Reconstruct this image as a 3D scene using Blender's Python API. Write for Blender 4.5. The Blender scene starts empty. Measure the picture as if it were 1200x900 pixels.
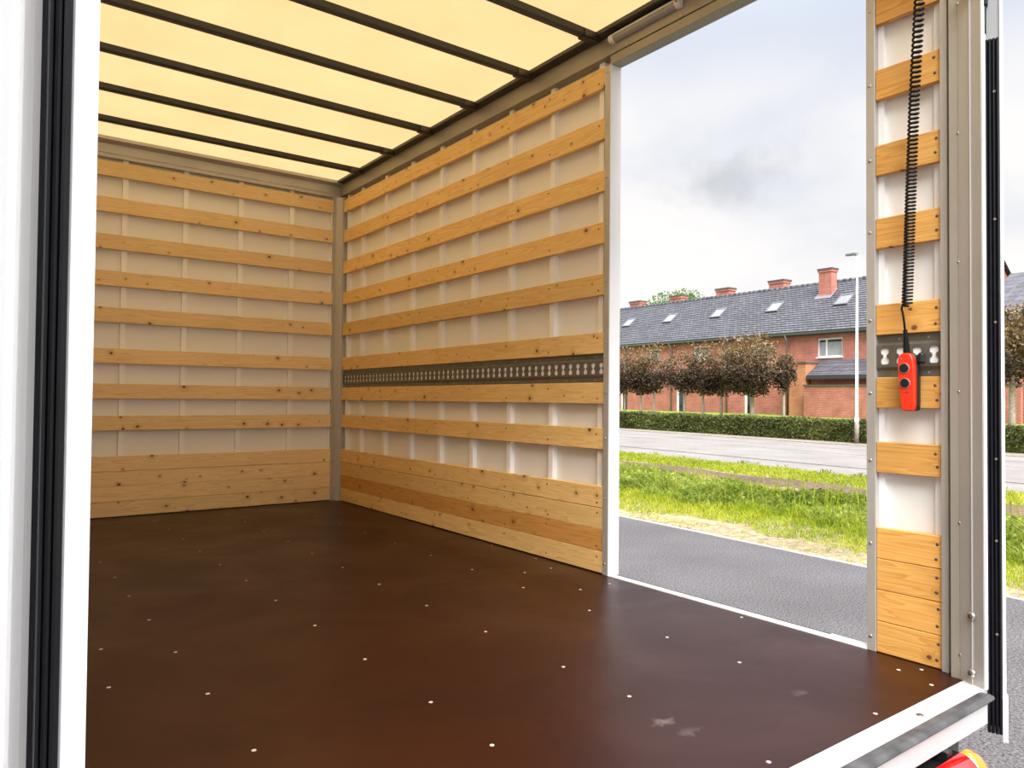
import bpy, bmesh, math, random
import numpy as np
from mathutils import Matrix, Vector

S = bpy.context.scene
COL = S.collection
random.seed(7)
RNG = np.random.default_rng(11)

# ------------------------------------------------------------------ camera
# metres; the truck floor is z = 0, the camera stands above the origin just behind the tailgate sill
EYE_Z = 0.77
cam_d = bpy.data.cameras.new('camera')
cam = bpy.data.objects.new('camera', cam_d)
COL.objects.link(cam)
cam_d.sensor_width = 36.0
cam_d.lens = 863.76 / 1200.0 * 36.0
cam_d.clip_start = 0.02
cam_d.clip_end = 600
_r = Vector((0.8026787184735412, -0.596352937779435, 0.008369498880507012))
_u = Vector((-0.01925768245986766, -0.011889564610520629, 0.9997438571552453))
_f = Vector((0.5961006765437769, 0.8026342952149563, 0.02102787599454664))
m3 = Matrix((_r, _u, -_f)).transposed()
cam.matrix_world = Matrix.Translation((0, 0, EYE_Z)) @ m3.to_4x4()
S.camera = cam

# the street lies very slightly out of true with the truck floor
GROUND = 1.72                      # eye height above the street
OUT = Matrix(((0.9992031533099607, 0.039600238573820834, -0.004987937482328849),
              (-0.03963331182062363, 0.9991917204374989, -0.006716130082115867),
              (0.004717945480858249, 0.006908466837668974, 0.9999650064259211))).to_4x4()
OUT = Matrix.Translation((0, 0, EYE_Z)) @ OUT @ Matrix.Translation((0, 0, -GROUND))

# ------------------------------------------------------------------ view
S.view_settings.view_transform = 'Standard'
S.view_settings.look = 'None'
S.view_settings.exposure = 0.85
S.view_settings.gamma = 1.0
S.cycles.max_bounces = 14
S.cycles.diffuse_bounces = 8
S.cycles.glossy_bounces = 4
S.cycles.transmission_bounces = 8
S.cycles.sample_clamp_indirect = 8.0

# ------------------------------------------------------------------ sky: bright broken overcast
SKY = 0.58
w = bpy.data.worlds.new('overcast_sky')
S.world = w
w.use_nodes = True
nt = w.node_tree
nt.nodes.clear()


def N(tree, kind, **kw):
    n = tree.nodes.new(kind)
    for k, v in kw.items():
        if k.startswith('i_'):
            n.inputs[k[2:].replace('_', ' ')].default_value = v
        else:
            setattr(n, k, v)
    return n


def L(tree, a, b):
    tree.links.new(a, b)


def math_node(tree, op, a, b=None, c=None, clamp=False):
    n = tree.nodes.new('ShaderNodeMath')
    n.operation = op
    n.use_clamp = clamp
    for i, v in enumerate((a, b, c)):
        if v is None:
            continue
        if isinstance(v, (int, float)):
            n.inputs[i].default_value = v
        else:
            tree.links.new(v, n.inputs[i])
    return n.outputs[0]


def vmath(tree, op, a, b=None):
    n = tree.nodes.new('ShaderNodeVectorMath')
    n.operation = op
    for i, v in enumerate((a, b)):
        if v is None:
            continue
        if isinstance(v, (tuple, list)):
            n.inputs[i].default_value = v
        else:
            tree.links.new(v, n.inputs[i])
    return n


def ramp(tree, fac, stops, mode='LINEAR'):
    n = tree.nodes.new('ShaderNodeValToRGB')
    n.color_ramp.interpolation = mode
    el = n.color_ramp.elements
    while len(el) < len(stops):
        el.new(0.5)
    for e, (p, c) in zip(el, stops):
        e.position = p
        e.color = (*c, 1) if len(c) == 3 else c
    tree.links.new(fac, n.inputs['Fac'])
    return n.outputs['Color']


def mixc(tree, fac, a, b, mode='MIX'):
    n = tree.nodes.new('ShaderNodeMix')
    n.data_type = 'RGBA'
    n.blend_type = mode
    if isinstance(fac, (int, float)):
        n.inputs[0].default_value = fac
    else:
        tree.links.new(fac, n.inputs[0])
    for i, v in ((6, a), (7, b)):
        if isinstance(v, tuple):
            n.inputs[i].default_value = (*v, 1) if len(v) == 3 else v
        else:
            tree.links.new(v, n.inputs[i])
    return n.outputs[2]


def sky():
    tc = N(nt, 'ShaderNodeTexCoord')
    d = tc.outputs['Generated']
    sep = N(nt, 'ShaderNodeSeparateXYZ')
    L(nt, d, sep.inputs[0])
    zc = math_node(nt, 'MAXIMUM', sep.outputs['Z'], 0.0)
    den = math_node(nt, 'ADD', zc, 0.22)
    px = math_node(nt, 'DIVIDE', sep.outputs['X'], den)
    py = math_node(nt, 'DIVIDE', sep.outputs['Y'], den)
    comb = N(nt, 'ShaderNodeCombineXYZ')
    L(nt, px, comb.inputs[0])
    L(nt, py, comb.inputs[1])
    comb.inputs[2].default_value = 3.7
    n1 = N(nt, 'ShaderNodeTexNoise', i_Scale=1.25, i_Detail=6.0, i_Roughness=0.52, i_Distortion=0.25)
    L(nt, comb.outputs[0], n1.inputs['Vector'])
    # cloud mass: white where thick and lit, pale blue-grey where thin
    base = ramp(nt, n1.outputs['Fac'], [(0.30, (0.76, 0.79, 0.86)), (0.42, (0.90, 0.90, 0.92)), (0.54, (1.0, 0.97, 0.95)), (1.0, (1.04, 1.0, 0.97))])
    # one ragged darker cloud low over the houses, and thin blue-grey cover higher up
    dv_ = vmath(nt, 'MULTIPLY', vmath(nt, 'SUBTRACT', d, (0.757, 0.592, 0.277)).outputs[0], (1.0, 1.0, 1.9)).outputs[0]
    dn = vmath(nt, 'LENGTH', dv_).outputs['Value']
    n2 = N(nt, 'ShaderNodeTexNoise', i_Scale=9.0, i_Detail=5.0, i_Roughness=0.6)
    L(nt, d, n2.inputs['Vector'])
    wob = math_node(nt, 'MULTIPLY_ADD', n2.outputs['Fac'], 0.22, -0.11)
    dd = math_node(nt, 'ADD', dn, wob)
    blob = N(nt, 'ShaderNodeMapRange', interpolation_type='SMOOTHSTEP')
    L(nt, dd, blob.inputs['Value'])
    blob.inputs['From Min'].default_value = 0.01
    blob.inputs['From Max'].default_value = 0.10
    blob.inputs['To Min'].default_value = 0.75
    blob.inputs['To Max'].default_value = 0.0
    c1 = mixc(nt, blob.outputs[0], base, (0.50, 0.53, 0.58))
    # low haze brightens the horizon
    hz = N(nt, 'ShaderNodeMapRange', interpolation_type='SMOOTHSTEP')
    L(nt, zc, hz.inputs['Value'])
    hz.inputs['From Min'].default_value = 0.06
    hz.inputs['From Max'].default_value = 0.36
    hz.inputs['To Min'].default_value = 0.7
    hz.inputs['To Max'].default_value = 0.0
    c2 = mixc(nt, hz.outputs[0], c1, (0.97, 0.945, 0.93))
    hi = N(nt, 'ShaderNodeMapRange', interpolation_type='SMOOTHSTEP')
    L(nt, zc, hi.inputs['Value'])
    hi.inputs['From Min'].default_value = 0.33
    hi.inputs['From Max'].default_value = 0.45
    hi.inputs['To Min'].default_value = 0.0
    hi.inputs['To Max'].default_value = 0.75
    c3 = mixc(nt, hi.outputs[0], c2, (0.60, 0.68, 0.83))
    # an overcast sky is brighter overhead than at the horizon
    g = N(nt, 'ShaderNodeMapRange', interpolation_type='SMOOTHSTEP')
    L(nt, zc, g.inputs['Value'])
    g.inputs['From Min'].default_value = 0.40
    g.inputs['From Max'].default_value = 1.0
    g.inputs['To Min'].default_value = 1.0
    g.inputs['To Max'].default_value = 3.6
    bg = N(nt, 'ShaderNodeBackground')
    L(nt, c3, bg.inputs['Color'])
    st = math_node(nt, 'MULTIPLY', g.outputs[0], SKY)
    L(nt, st, bg.inputs['Strength'])
    out = N(nt, 'ShaderNodeOutputWorld')
    L(nt, bg.outputs[0], out.inputs['Surface'])


sky()

# a veiled sun behind the cloud: wide and soft, high behind the camera
sun_d = bpy.data.lights.new('veiled_sun', 'SUN')
sun_d.energy = 4.6
sun_d.angle = math.radians(50)
sun_d.color = (1.0, 0.975, 0.94)
sun = bpy.data.objects.new('veiled_sun', sun_d)
COL.objects.link(sun)
sun.rotation_euler = Vector((0.27, 0.58, -0.77)).to_track_quat('-Z', 'Y').to_euler()


# ------------------------------------------------------------------ material helpers
def new_mat(name):
    m = bpy.data.materials.new(name)
    m.use_nodes = True
    t = m.node_tree
    b = t.nodes['Principled BSDF']
    return m, t, b


def plain(name, col, rough=0.5, metal=0.0, noise=0.0, scale=12.0, bump=0.0, spec=0.5, coat=0.0):
    m, t, b = new_mat(name)
    b.inputs['Roughness'].default_value = rough
    b.inputs['Metallic'].default_value = metal
    b.inputs['Specular IOR Level'].default_value = spec
    b.inputs['Coat Weight'].default_value = coat
    tc = N(t, 'ShaderNodeTexCoord')
    n = N(t, 'ShaderNodeTexNoise', i_Scale=scale, i_Detail=5.0)
    L(t, tc.outputs['Object'], n.inputs['Vector'])
    lo = tuple(c * (1 - noise) for c in col)
    hi = tuple(min(1, c * (1 + noise)) for c in col)
    L(t, ramp(t, n.outputs['Fac'], [(0.3, lo), (0.7, hi)]), b.inputs['Base Color'])
    if bump:
        bp = N(t, 'ShaderNodeBump', i_Strength=bump, i_Distance=0.005)
        L(t, n.outputs['Fac'], bp.inputs['Height'])
        L(t, bp.outputs[0], b.inputs['Normal'])
    return m


def wood(name, light, dark, knot=(0.155, 0.055, 0.017), keep=0.42):
    """sawn spruce; local X runs along the board, local Z across its face"""
    m, t, b = new_mat(name)
    tc = N(t, 'ShaderNodeTexCoord')
    oi = N(t, 'ShaderNodeObjectInfo')
    rnd = math_node(t, 'MULTIPLY', oi.outputs['Random'], 57.0)
    off = N(t, 'ShaderNodeCombineXYZ')
    L(t, rnd, off.inputs[0])
    L(t, math_node(t, 'MULTIPLY', oi.outputs['Random'], 23.0), off.inputs[2])
    v = vmath(t, 'ADD', tc.outputs['Object'], off.outputs[0]).outputs[0]
    sp = N(t, 'ShaderNodeSeparateXYZ')
    L(t, v, sp.inputs[0])
    flat = N(t, 'ShaderNodeCombineXYZ')
    L(t, math_node(t, 'MULTIPLY', sp.outputs[0], 0.8), flat.inputs[0])
    L(t, sp.outputs[2], flat.inputs[1])
    # knots
    vor = N(t, 'ShaderNodeTexVoronoi', voronoi_dimensions='2D', i_Scale=9.5, i_Randomness=1.0)
    wobn = N(t, 'ShaderNodeTexNoise', i_Scale=60.0, i_Detail=2.0)
    L(t, flat.outputs[0], wobn.inputs['Vector'])
    L(t, flat.outputs[0], vor.inputs['Vector'])
    csep = N(t, 'ShaderNodeSeparateColor')
    L(t, vor.outputs['Color'], csep.inputs[0])
    is_k = math_node(t, 'LESS_THAN', csep.outputs[0], keep)
    kd = math_node(t, 'ADD', vor.outputs['Distance'], math_node(t, 'MULTIPLY_ADD', wobn.outputs['Fac'], 0.08, -0.04))
    ksize = math_node(t, 'MULTIPLY_ADD', csep.outputs[1], 0.058, 0.024)
    kr = math_node(t, 'DIVIDE', kd, ksize)

    def sm(val, a, c, hi, lo):
        n = N(t, 'ShaderNodeMapRange', interpolation_type='SMOOTHSTEP')
        L(t, val, n.inputs['Value'])
        n.inputs['From Min'].default_value = a
        n.inputs['From Max'].default_value = c
        n.inputs['To Min'].default_value = hi
        n.inputs['To Max'].default_value = lo
        return n.outputs[0]
    k_core = math_node(t, 'MULTIPLY', sm(kr, 0.7, 1.25, 1.0, 0.0), is_k)
    k_halo = math_node(t, 'MULTIPLY', sm(kr, 0.8, 4.5, 1.0, 0.0), is_k)
    # growth rings, bent round the knots
    zz = math_node(t, 'MULTIPLY_ADD', k_halo, 0.02, sp.outputs[2])
    gv = N(t, 'ShaderNodeCombineXYZ')
    L(t, math_node(t, 'MULTIPLY', sp.outputs[0], 0.9), gv.inputs[0])
    L(t, math_node(t, 'MULTIPLY', zz, 16.0), gv.inputs[1])
    L(t, math_node(t, 'MULTIPLY', sp.outputs[1], 6.0), gv.inputs[2])
    g1 = N(t, 'ShaderNodeTexNoise', i_Scale=1.6, i_Detail=2.0, i_Distortion=0.3)
    L(t, gv.outputs[0], g1.inputs['Vector'])
    ring = math_node(t, 'FRACT', math_node(t, 'MULTIPLY', g1.outputs['Fac'], 9.0))
    ringp = ramp(t, ring, [(0.0, (0, 0, 0)), (0.72, (0.55, 0.55, 0.55)), (0.92, (1, 1, 1)), (1.0, (0, 0, 0))])
    fv = N(t, 'ShaderNodeCombineXYZ')
    L(t, math_node(t, 'MULTIPLY', sp.outputs[0], 6.0), fv.inputs[0])
    L(t, math_node(t, 'MULTIPLY', sp.outputs[2], 260.0), fv.inputs[1])
    g2 = N(t, 'ShaderNodeTexNoise', i_Scale=1.0, i_Detail=3.0)
    L(t, fv.outputs[0], g2.inputs['Vector'])
    gm = math_node(t, 'ADD', math_node(t, 'MULTIPLY', ringp, 0.62), math_node(t, 'MULTIPLY', g2.outputs['Fac'], 0.35))
    col = mixc(t, gm, light, dark)
    # board to board tone, and slow tone drift along the board
    lo = N(t, 'ShaderNodeTexNoise', i_Scale=1.3, i_Detail=2.0)
    L(t, v, lo.inputs['Vector'])
    val = math_node(t, 'ADD', math_node(t, 'MULTIPLY', lo.outputs['Fac'], 0.22), math_node(t, 'MULTIPLY_ADD', oi.outputs['Random'], 0.20, 0.80))
    hsv = N(t, 'ShaderNodeHueSaturation')
    L(t, col, hsv.inputs['Color'])
    L(t, val, hsv.inputs['Value'])
    c2 = mixc(t, math_node(t, 'MULTIPLY', k_halo, 0.45), hsv.outputs[0], tuple(x * 0.75 for x in dark))
    c3 = mixc(t, math_node(t, 'MULTIPLY', k_core, 0.92), c2, knot)
    L(t, c3, b.inputs['Base Color'])
    b.inputs['Roughness'].default_value = 0.62
    b.inputs['Specular IOR Level'].default_value = 0.3
    bp = N(t, 'ShaderNodeBump', i_Strength=0.25, i_Distance=0.002)
    L(t, gm, bp.inputs['Height'])
    L(t, bp.outputs[0], b.inputs['Normal'])
    return m


def brick_mat(name, c1, c2, mortar, scale, bw, bh, rough=0.9, axis=(1, 2)):
    m, t, b = new_mat(name)
    tc = N(t, 'ShaderNodeTexCoord')
    sp = N(t, 'ShaderNodeSeparateXYZ')
    L(t, tc.outputs['Object'], sp.inputs[0])
    cb = N(t, 'ShaderNodeCombineXYZ')
    L(t, math_node(t, 'ADD', sp.outputs[0], sp.outputs[1]), cb.inputs[0])
    L(t, sp.outputs[2], cb.inputs[1])
    br = N(t, 'ShaderNodeTexBrick')
    br.inputs['Scale'].default_value = scale
    br.inputs['Brick Width'].default_value = bw
    br.inputs['Row Height'].default_value = bh
    br.inputs['Mortar Size'].default_value = 0.012
    br.inputs['Color1'].default_value = (*c1, 1)
    br.inputs['Color2'].default_value = (*c2, 1)
    br.inputs['Mortar'].default_value = (*mortar, 1)
    L(t, cb.outputs[0], br.inputs['Vector'])
    n = N(t, 'ShaderNodeTexNoise', i_Scale=1.7, i_Detail=5.0)
    L(t, tc.outputs['Object'], n.inputs['Vector'])
    L(t, mixc(t, 1.0, br.outputs['Color'], ramp(t, n.outputs['Fac'], [(0.3, (0.78, 0.76, 0.75)), (0.7, (1.12, 1.1, 1.1))]), 'MULTIPLY'), b.inputs['Base Color'])
    b.inputs['Roughness'].default_value = rough
    bp = N(t, 'ShaderNodeBump', i_Strength=0.4, i_Distance=0.01, invert=True)
    L(t, br.outputs['Fac'], bp.inputs['Height'])
    L(t, bp.outputs[0], b.inputs['Normal'])
    return m


def leaf_mat(name, stops, scale=14.0, trans=0.35, rough=0.6):
    m, t, b = new_mat(name)
    tc = N(t, 'ShaderNodeTexCoord')
    n = N(t, 'ShaderNodeTexNoise', i_Scale=scale, i_Detail=3.0, i_Roughness=0.7)
    L(t, tc.outputs['Object'], n.inputs['Vector'])
    n2 = N(t, 'ShaderNodeTexNoise', i_Scale=scale * 0.09, i_Detail=3.0)
    L(t, tc.outputs['Object'], n2.inputs['Vector'])
    f = math_node(t, 'ADD', math_node(t, 'MULTIPLY', n.outputs['Fac'], 0.6), math_node(t, 'MULTIPLY', n2.outputs['Fac'], 0.4))
    c = ramp(t, f, stops)
    L(t, c, b.inputs['Base Color'])
    b.inputs['Roughness'].default_value = rough
    b.inputs['Specular IOR Level'].default_value = 0.25
    tr = N(t, 'ShaderNodeBsdfTranslucent')
    L(t, c, tr.inputs['Color'])
    mx = N(t, 'ShaderNodeMixShader')
    mx.inputs[0].default_value = trans
    L(t, b.outputs[0], mx.inputs[1])
    L(t, tr.outputs[0], mx.inputs[2])
    L(t, mx.outputs[0], t.nodes['Material Output'].inputs['Surface'])
    return m


M = {}
M['pine'] = wood('pine', (0.95, 0.67, 0.29), (0.72, 0.42, 0.135))
M['pine_pale'] = wood('pale_pine', (0.96, 0.75, 0.42), (0.76, 0.50, 0.22))
M['pine_orange'] = wood('orange_pine', (0.84, 0.47, 0.135), (0.58, 0.26, 0.050), keep=0.30)
M['pine_dark'] = wood('dark_pine', (0.80, 0.42, 0.12), (0.52, 0.225, 0.05))
M['panel'] = plain('white_wall_panel', (0.90, 0.905, 0.88), 0.38, noise=0.015, scale=3)
M['stud'] = plain('white_stud', (0.95, 0.95, 0.95), 0.35, noise=0.01)
M['alu'] = plain('aluminium_profile', (0.50, 0.485, 0.455), 0.42, metal=0.35, noise=0.05, scale=6)
M['alu_beige'] = plain('anodised_rail', (0.36, 0.33, 0.27), 0.45, metal=0.25, noise=0.05, scale=6)
M['alu_light'] = plain('light_aluminium', (0.56, 0.555, 0.555), 0.38, metal=0.2, noise=0.03, scale=8)
M['alu_door'] = plain('grey_door_core', (0.27, 0.27, 0.275), 0.45, metal=0.2, noise=0.03)
M['alu_gloss'] = plain('glossy_white_frame', (0.90, 0.90, 0.91), 0.18, noise=0.01, coat=0.8)
M['alu_white'] = plain('white_coated_aluminium', (0.90, 0.90, 0.91), 0.30, noise=0.01)
M['white_gloss'] = plain('glossy_white_panel', (0.86, 0.87, 0.89), 0.06, noise=0.01, coat=0.6)
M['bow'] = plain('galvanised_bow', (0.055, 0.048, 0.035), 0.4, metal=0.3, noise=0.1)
M['track'] = plain('galvanised_track', (0.17, 0.16, 0.135), 0.42, metal=0.5, noise=0.15, scale=20)
M['rubber'] = plain('black_rubber', (0.006, 0.0055, 0.008), 0.38, noise=0.2, scale=30, spec=0.3)
M['rubber_grey'] = plain('scuffed_rubber', (0.065, 0.065, 0.068), 0.5, noise=0.5, scale=22)
M['steel'] = plain('screw_steel', (0.52, 0.51, 0.49), 0.3, metal=0.9)
M['dark_steel'] = plain('dark_screw_steel', (0.16, 0.13, 0.10), 0.4, metal=0.6)
M['screw_floor'] = plain('bright_floor_screw', (0.60, 0.53, 0.47), 0.4, metal=0.2)
M['red'] = plain('red_plastic', (0.83, 0.035, 0.012), 0.35, noise=0.02)
M['black'] = plain('black_plastic', (0.010, 0.010, 0.010), 0.35)
M['grey_ring'] = plain('grey_button_ring', (0.25, 0.22, 0.21), 0.4)
M['lamp_white'] = plain('white_lamp_cap', (0.80, 0.78, 0.74), 0.35)
M['lamp_diff'] = plain('clear_ribbed_diffuser', (0.40, 0.38, 0.34), 0.2)
M['lens_red'] = plain('red_lens', (0.70, 0.005, 0.005), 0.08, coat=1.0)
M['lens_orange'] = plain('orange_lens', (0.95, 0.22, 0.005), 0.08, coat=1.0)


def floor_mat():
    m, t, b = new_mat('brown_phenolic_plywood')
    tc = N(t, 'ShaderNodeTexCoord')
    n = N(t, 'ShaderNodeTexNoise', i_Scale=2.2, i_Detail=7.0, i_Roughness=0.62, i_Distortion=0.6)
    L(t, tc.outputs['Object'], n.inputs['Vector'])
    c = ramp(t, n.outputs['Fac'], [(0.25, (0.0185, 0.0026, 0.0006)), (0.55, (0.0250, 0.0042, 0.0012)), (0.8, (0.036, 0.0090, 0.0040))])
    # pale drag scuffs
    mp = N(t, 'ShaderNodeMapping')
    mp.inputs['Rotation'].default_value = (0, 0, 0.6)
    mp.inputs['Scale'].default_value = (2.0, 9.0, 1.0)
    L(t, tc.outputs['Object'], mp.inputs[0])
    n2 = N(t, 'ShaderNodeTexNoise', i_Scale=1.1, i_Detail=6.0, i_Roughness=0.7)
    L(t, mp.outputs[0], n2.inputs['Vector'])
    sc = ramp(t, n2.outputs['Fac'], [(0.70, (0, 0, 0)), (0.82, (0.30, 0.30, 0.30))])
    c = mixc(t, sc, c, (0.22, 0.14, 0.10))
    # two dried pale smears
    n3 = N(t, 'ShaderNodeTexNoise', i_Scale=30.0, i_Detail=5.0, i_Roughness=0.65)
    L(t, tc.outputs['Object'], n3.inputs['Vector'])
    for (px_, py_, amt) in ((1.360, 1.210, 0.42), (1.372, 1.140, 0.22), (1.797, 1.121, 0.14)):
        dv = vmath(t, 'SUBTRACT', tc.outputs['Object'], (px_, py_, 0)).outputs[0]
        ln = vmath(t, 'LENGTH', vmath(t, 'MULTIPLY', dv, (1.0, 1.6, 1.0)).outputs[0]).outputs['Value']
        sm = ramp(t, math_node(t, 'MULTIPLY_ADD', n3.outputs['Fac'], 0.13, ln), [(0.068, (amt,) * 3), (0.098, (0, 0, 0))])
        c = mixc(t, sm, c, (0.24, 0.19, 0.16))
    L(t, c, b.inputs['Base Color'])
    # wire-mesh imprint of film-faced plywood
    wv1 = N(t, 'ShaderNodeTexWave', i_Scale=60.0, bands_direction='X')
    wv2 = N(t, 'ShaderNodeTexWave', i_Scale=60.0, bands_direction='Y')
    L(t, tc.outputs['Object'], wv1.inputs['Vector'])
    L(t, tc.outputs['Object'], wv2.inputs['Vector'])
    h = math_node(t, 'MULTIPLY', wv1.outputs['Fac'], wv2.outputs['Fac'])
    bp = N(t, 'ShaderNodeBump', i_Strength=0.12, i_Distance=0.001)
    L(t, h, bp.inputs['Height'])
    L(t, bp.outputs[0], b.inputs['Normal'])
    L(t, ramp(t, n.outputs['Fac'], [(0.3, (0.42, 0.42, 0.42)), (0.7, (0.30, 0.30, 0.30))]), b.inputs['Roughness'])
    b.inputs['Specular IOR Level'].default_value = 0.24
    return m


def roof_mat():
    m, t, b = new_mat('translucent_polyester_roof')
    tc = N(t, 'ShaderNodeTexCoord')
    n = N(t, 'ShaderNodeTexNoise', i_Scale=2.6, i_Detail=6.0, i_Roughness=0.6)
    L(t, tc.outputs['Object'], n.inputs['Vector'])
    c = ramp(t, n.outputs['Fac'], [(0.28, (0.595, 0.49, 0.325)), (0.7, (0.635, 0.525, 0.355))])
    tr = N(t, 'ShaderNodeBsdfTranslucent')
    L(t, c, tr.inputs['Color'])
    b.inputs['Base Color'].default_value = (0.80, 0.74, 0.55, 1)
    b.inputs['Roughness'].default_value = 0.6
    mx = N(t, 'ShaderNodeMixShader')
    mx.inputs[0].default_value = 0.90
    L(t, b.outputs[0], mx.inputs[1])
    L(t, tr.outputs[0], mx.inputs[2])
    L(t, mx.outputs[0], t.nodes['Material Output'].inputs['Surface'])
    return m


def speckle(name, base, var, scale, rough=0.9, big=0.12, bump=0.3):
    m, t, b = new_mat(name)
    tc = N(t, 'ShaderNodeTexCoord')
    n = N(t, 'ShaderNodeTexNoise', i_Scale=scale, i_Detail=3.0, i_Roughness=0.8)
    n2 = N(t, 'ShaderNodeTexNoise', i_Scale=0.7, i_Detail=5.0)
    L(t, tc.outputs['Object'], n.inputs['Vector'])
    L(t, tc.outputs['Object'], n2.inputs['Vector'])
    c = ramp(t, n.outputs['Fac'], [(0.33, tuple(x * (1 - var) for x in base)), (0.5, base), (0.68, tuple(min(1, x * (1 + var)) for x in base))])
    c = mixc(t, 1.0, c, ramp(t, n2.outputs['Fac'], [(0.3, (1 - big,) * 3), (0.7, (1 + big,) * 3)]), 'MULTIPLY')
    L(t, c, b.inputs['Base Color'])
    b.inputs['Roughness'].default_value = rough
    b.inputs['Specular IOR Level'].default_value = 0.2
    bp = N(t, 'ShaderNodeBump', i_Strength=bump, i_Distance=0.01)
    L(t, n.outputs['Fac'], bp.inputs['Height'])
    L(t, bp.outputs[0], b.inputs['Normal'])
    return m


M['floor'] = floor_mat()
M['roof'] = roof_mat()
M['asphalt'] = speckle('dark_asphalt', (0.108, 0.099, 0.098), 0.85, 62.0, big=0.16, bump=0.15)
M['concrete'] = speckle('pale_concrete_road', (0.240, 0.217, 0.197), 0.10, 6.0)
M['joint'] = speckle('dark_joint', (0.14, 0.14, 0.15), 0.3, 12.0)
M['kerb'] = speckle('concrete_edging', (0.40, 0.385, 0.365), 0.15, 20.0)
M['gutter_stone'] = speckle('brown_gutter', (0.25, 0.21, 0.17), 0.4, 8.0)
M['soil'] = speckle('sandy_soil', (0.30, 0.235, 0.145), 0.45, 9.0, big=0.2)
M['dirt'] = speckle('brown_dirt', (0.135, 0.092, 0.060), 0.5, 12.0, big=0.2)
M['lawn'] = speckle('mown_lawn', (0.19, 0.26, 0.035), 0.4, 14.0, big=0.2)
M['grass_short'] = leaf_mat('bright_short_grass', [(0.35, (0.15, 0.225, 0.010)), (0.5, (0.34, 0.40, 0.018)), (0.66, (0.55, 0.53, 0.07))], 5.0, 0.45)
M['grass_tall'] = leaf_mat('tall_weeds', [(0.34, (0.045, 0.078, 0.012)), (0.47, (0.19, 0.255, 0.026)), (0.62, (0.44, 0.47, 0.095))], 4.0, 0.45)
M['hedge'] = leaf_mat('hedge_leaves', [(0.35, (0.050, 0.062, 0.018)), (0.52, (0.12, 0.138, 0.036)), (0.68, (0.24, 0.255, 0.08))], 7.0, 0.25)
M['green_leaf'] = leaf_mat('fresh_green_leaves', [(0.35, (0.07, 0.13, 0.02)), (0.55, (0.16, 0.26, 0.05)), (0.7, (0.30, 0.40, 0.12))], 2.0, 0.4)


def beech_mat():
    """older leaves dark purple, the fresh shoots of the upper crown paler olive"""
    m, t, b = new_mat('purple_beech_leaves')
    tc = N(t, 'ShaderNodeTexCoord')
    n = N(t, 'ShaderNodeTexNoise', i_Scale=3.5, i_Detail=4.0, i_Roughness=0.75)
    L(t, tc.outputs['Object'], n.inputs['Vector'])
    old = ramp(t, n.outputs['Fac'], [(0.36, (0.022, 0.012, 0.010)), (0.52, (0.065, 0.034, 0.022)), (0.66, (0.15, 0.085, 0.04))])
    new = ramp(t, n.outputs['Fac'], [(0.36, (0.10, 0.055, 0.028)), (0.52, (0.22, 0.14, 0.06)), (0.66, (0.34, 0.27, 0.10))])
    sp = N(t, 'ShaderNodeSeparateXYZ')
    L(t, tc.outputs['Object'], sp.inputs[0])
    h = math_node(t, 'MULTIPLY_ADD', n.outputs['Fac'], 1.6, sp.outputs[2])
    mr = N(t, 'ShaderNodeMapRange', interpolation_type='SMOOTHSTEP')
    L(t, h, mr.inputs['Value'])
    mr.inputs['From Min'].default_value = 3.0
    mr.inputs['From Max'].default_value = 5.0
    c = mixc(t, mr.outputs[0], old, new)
    L(t, c, b.inputs['Base Color'])
    b.inputs['Roughness'].default_value = 0.6
    tr_ = N(t, 'ShaderNodeBsdfTranslucent')
    L(t, c, tr_.inputs['Color'])
    mx = N(t, 'ShaderNodeMixShader')
    mx.inputs[0].default_value = 0.25
    L(t, b.outputs[0], mx.inputs[1])
    L(t, tr_.outputs[0], mx.inputs[2])
    L(t, mx.outputs[0], t.nodes['Material Output'].inputs['Surface'])
    return m


M['beech'] = beech_mat()
M['bark'] = speckle('pale_bark', (0.36, 0.30, 0.25), 0.4, 14.0)
M['brick'] = brick_mat('red_brick', (0.42, 0.105, 0.068), (0.51, 0.150, 0.098), (0.48, 0.29, 0.23), 1.0, 0.22, 0.075)
M['brick_orange'] = brick_mat('orange_brick', (0.48, 0.150, 0.060), (0.56, 0.20, 0.09), (0.44, 0.28, 0.19), 1.0, 0.22, 0.075)
M['tile'] = brick_mat('grey_roof_tile', (0.105, 0.10, 0.115), (0.155, 0.148, 0.165), (0.035, 0.033, 0.04), 1.0, 0.30, 0.24, 0.6)
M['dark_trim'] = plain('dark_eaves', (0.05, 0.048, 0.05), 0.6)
M['coping'] = plain('dark_coping', (0.10, 0.09, 0.085), 0.7)
M['frame_white'] = plain('white_window_frame', (0.82, 0.81, 0.80), 0.4)
M['zinc'] = plain('zinc_pipe', (0.20, 0.20, 0.21), 0.5, metal=0.3)
M['lead'] = plain('lead_flashing', (0.20, 0.20, 0.21), 0.6)
M['pole'] = plain('painted_white_pole', (0.84, 0.84, 0.84), 0.4)
M['curtain'] = plain('net_curtain', (0.88, 0.89, 0.90), 0.8, noise=0.10, scale=5)


def glass_mat(name, col, rough=0.08, alpha_t=0.35):
    m, t, b = new_mat(name)
    b.inputs['Base Color'].default_value = (*col, 1)
    b.inputs['Roughness'].default_value = rough
    b.inputs['Specular IOR Level'].default_value = 0.9
    b.inputs['Coat Weight'].default_value = 0.5
    tr = N(t, 'ShaderNodeBsdfTransparent')
    mx = N(t, 'ShaderNodeMixShader')
    mx.inputs[0].default_value = alpha_t
    L(t, b.outputs[0], mx.inputs[1])
    L(t, tr.outputs[0], mx.inputs[2])
    L(t, mx.outputs[0], t.nodes['Material Output'].inputs['Surface'])
    return m


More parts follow.
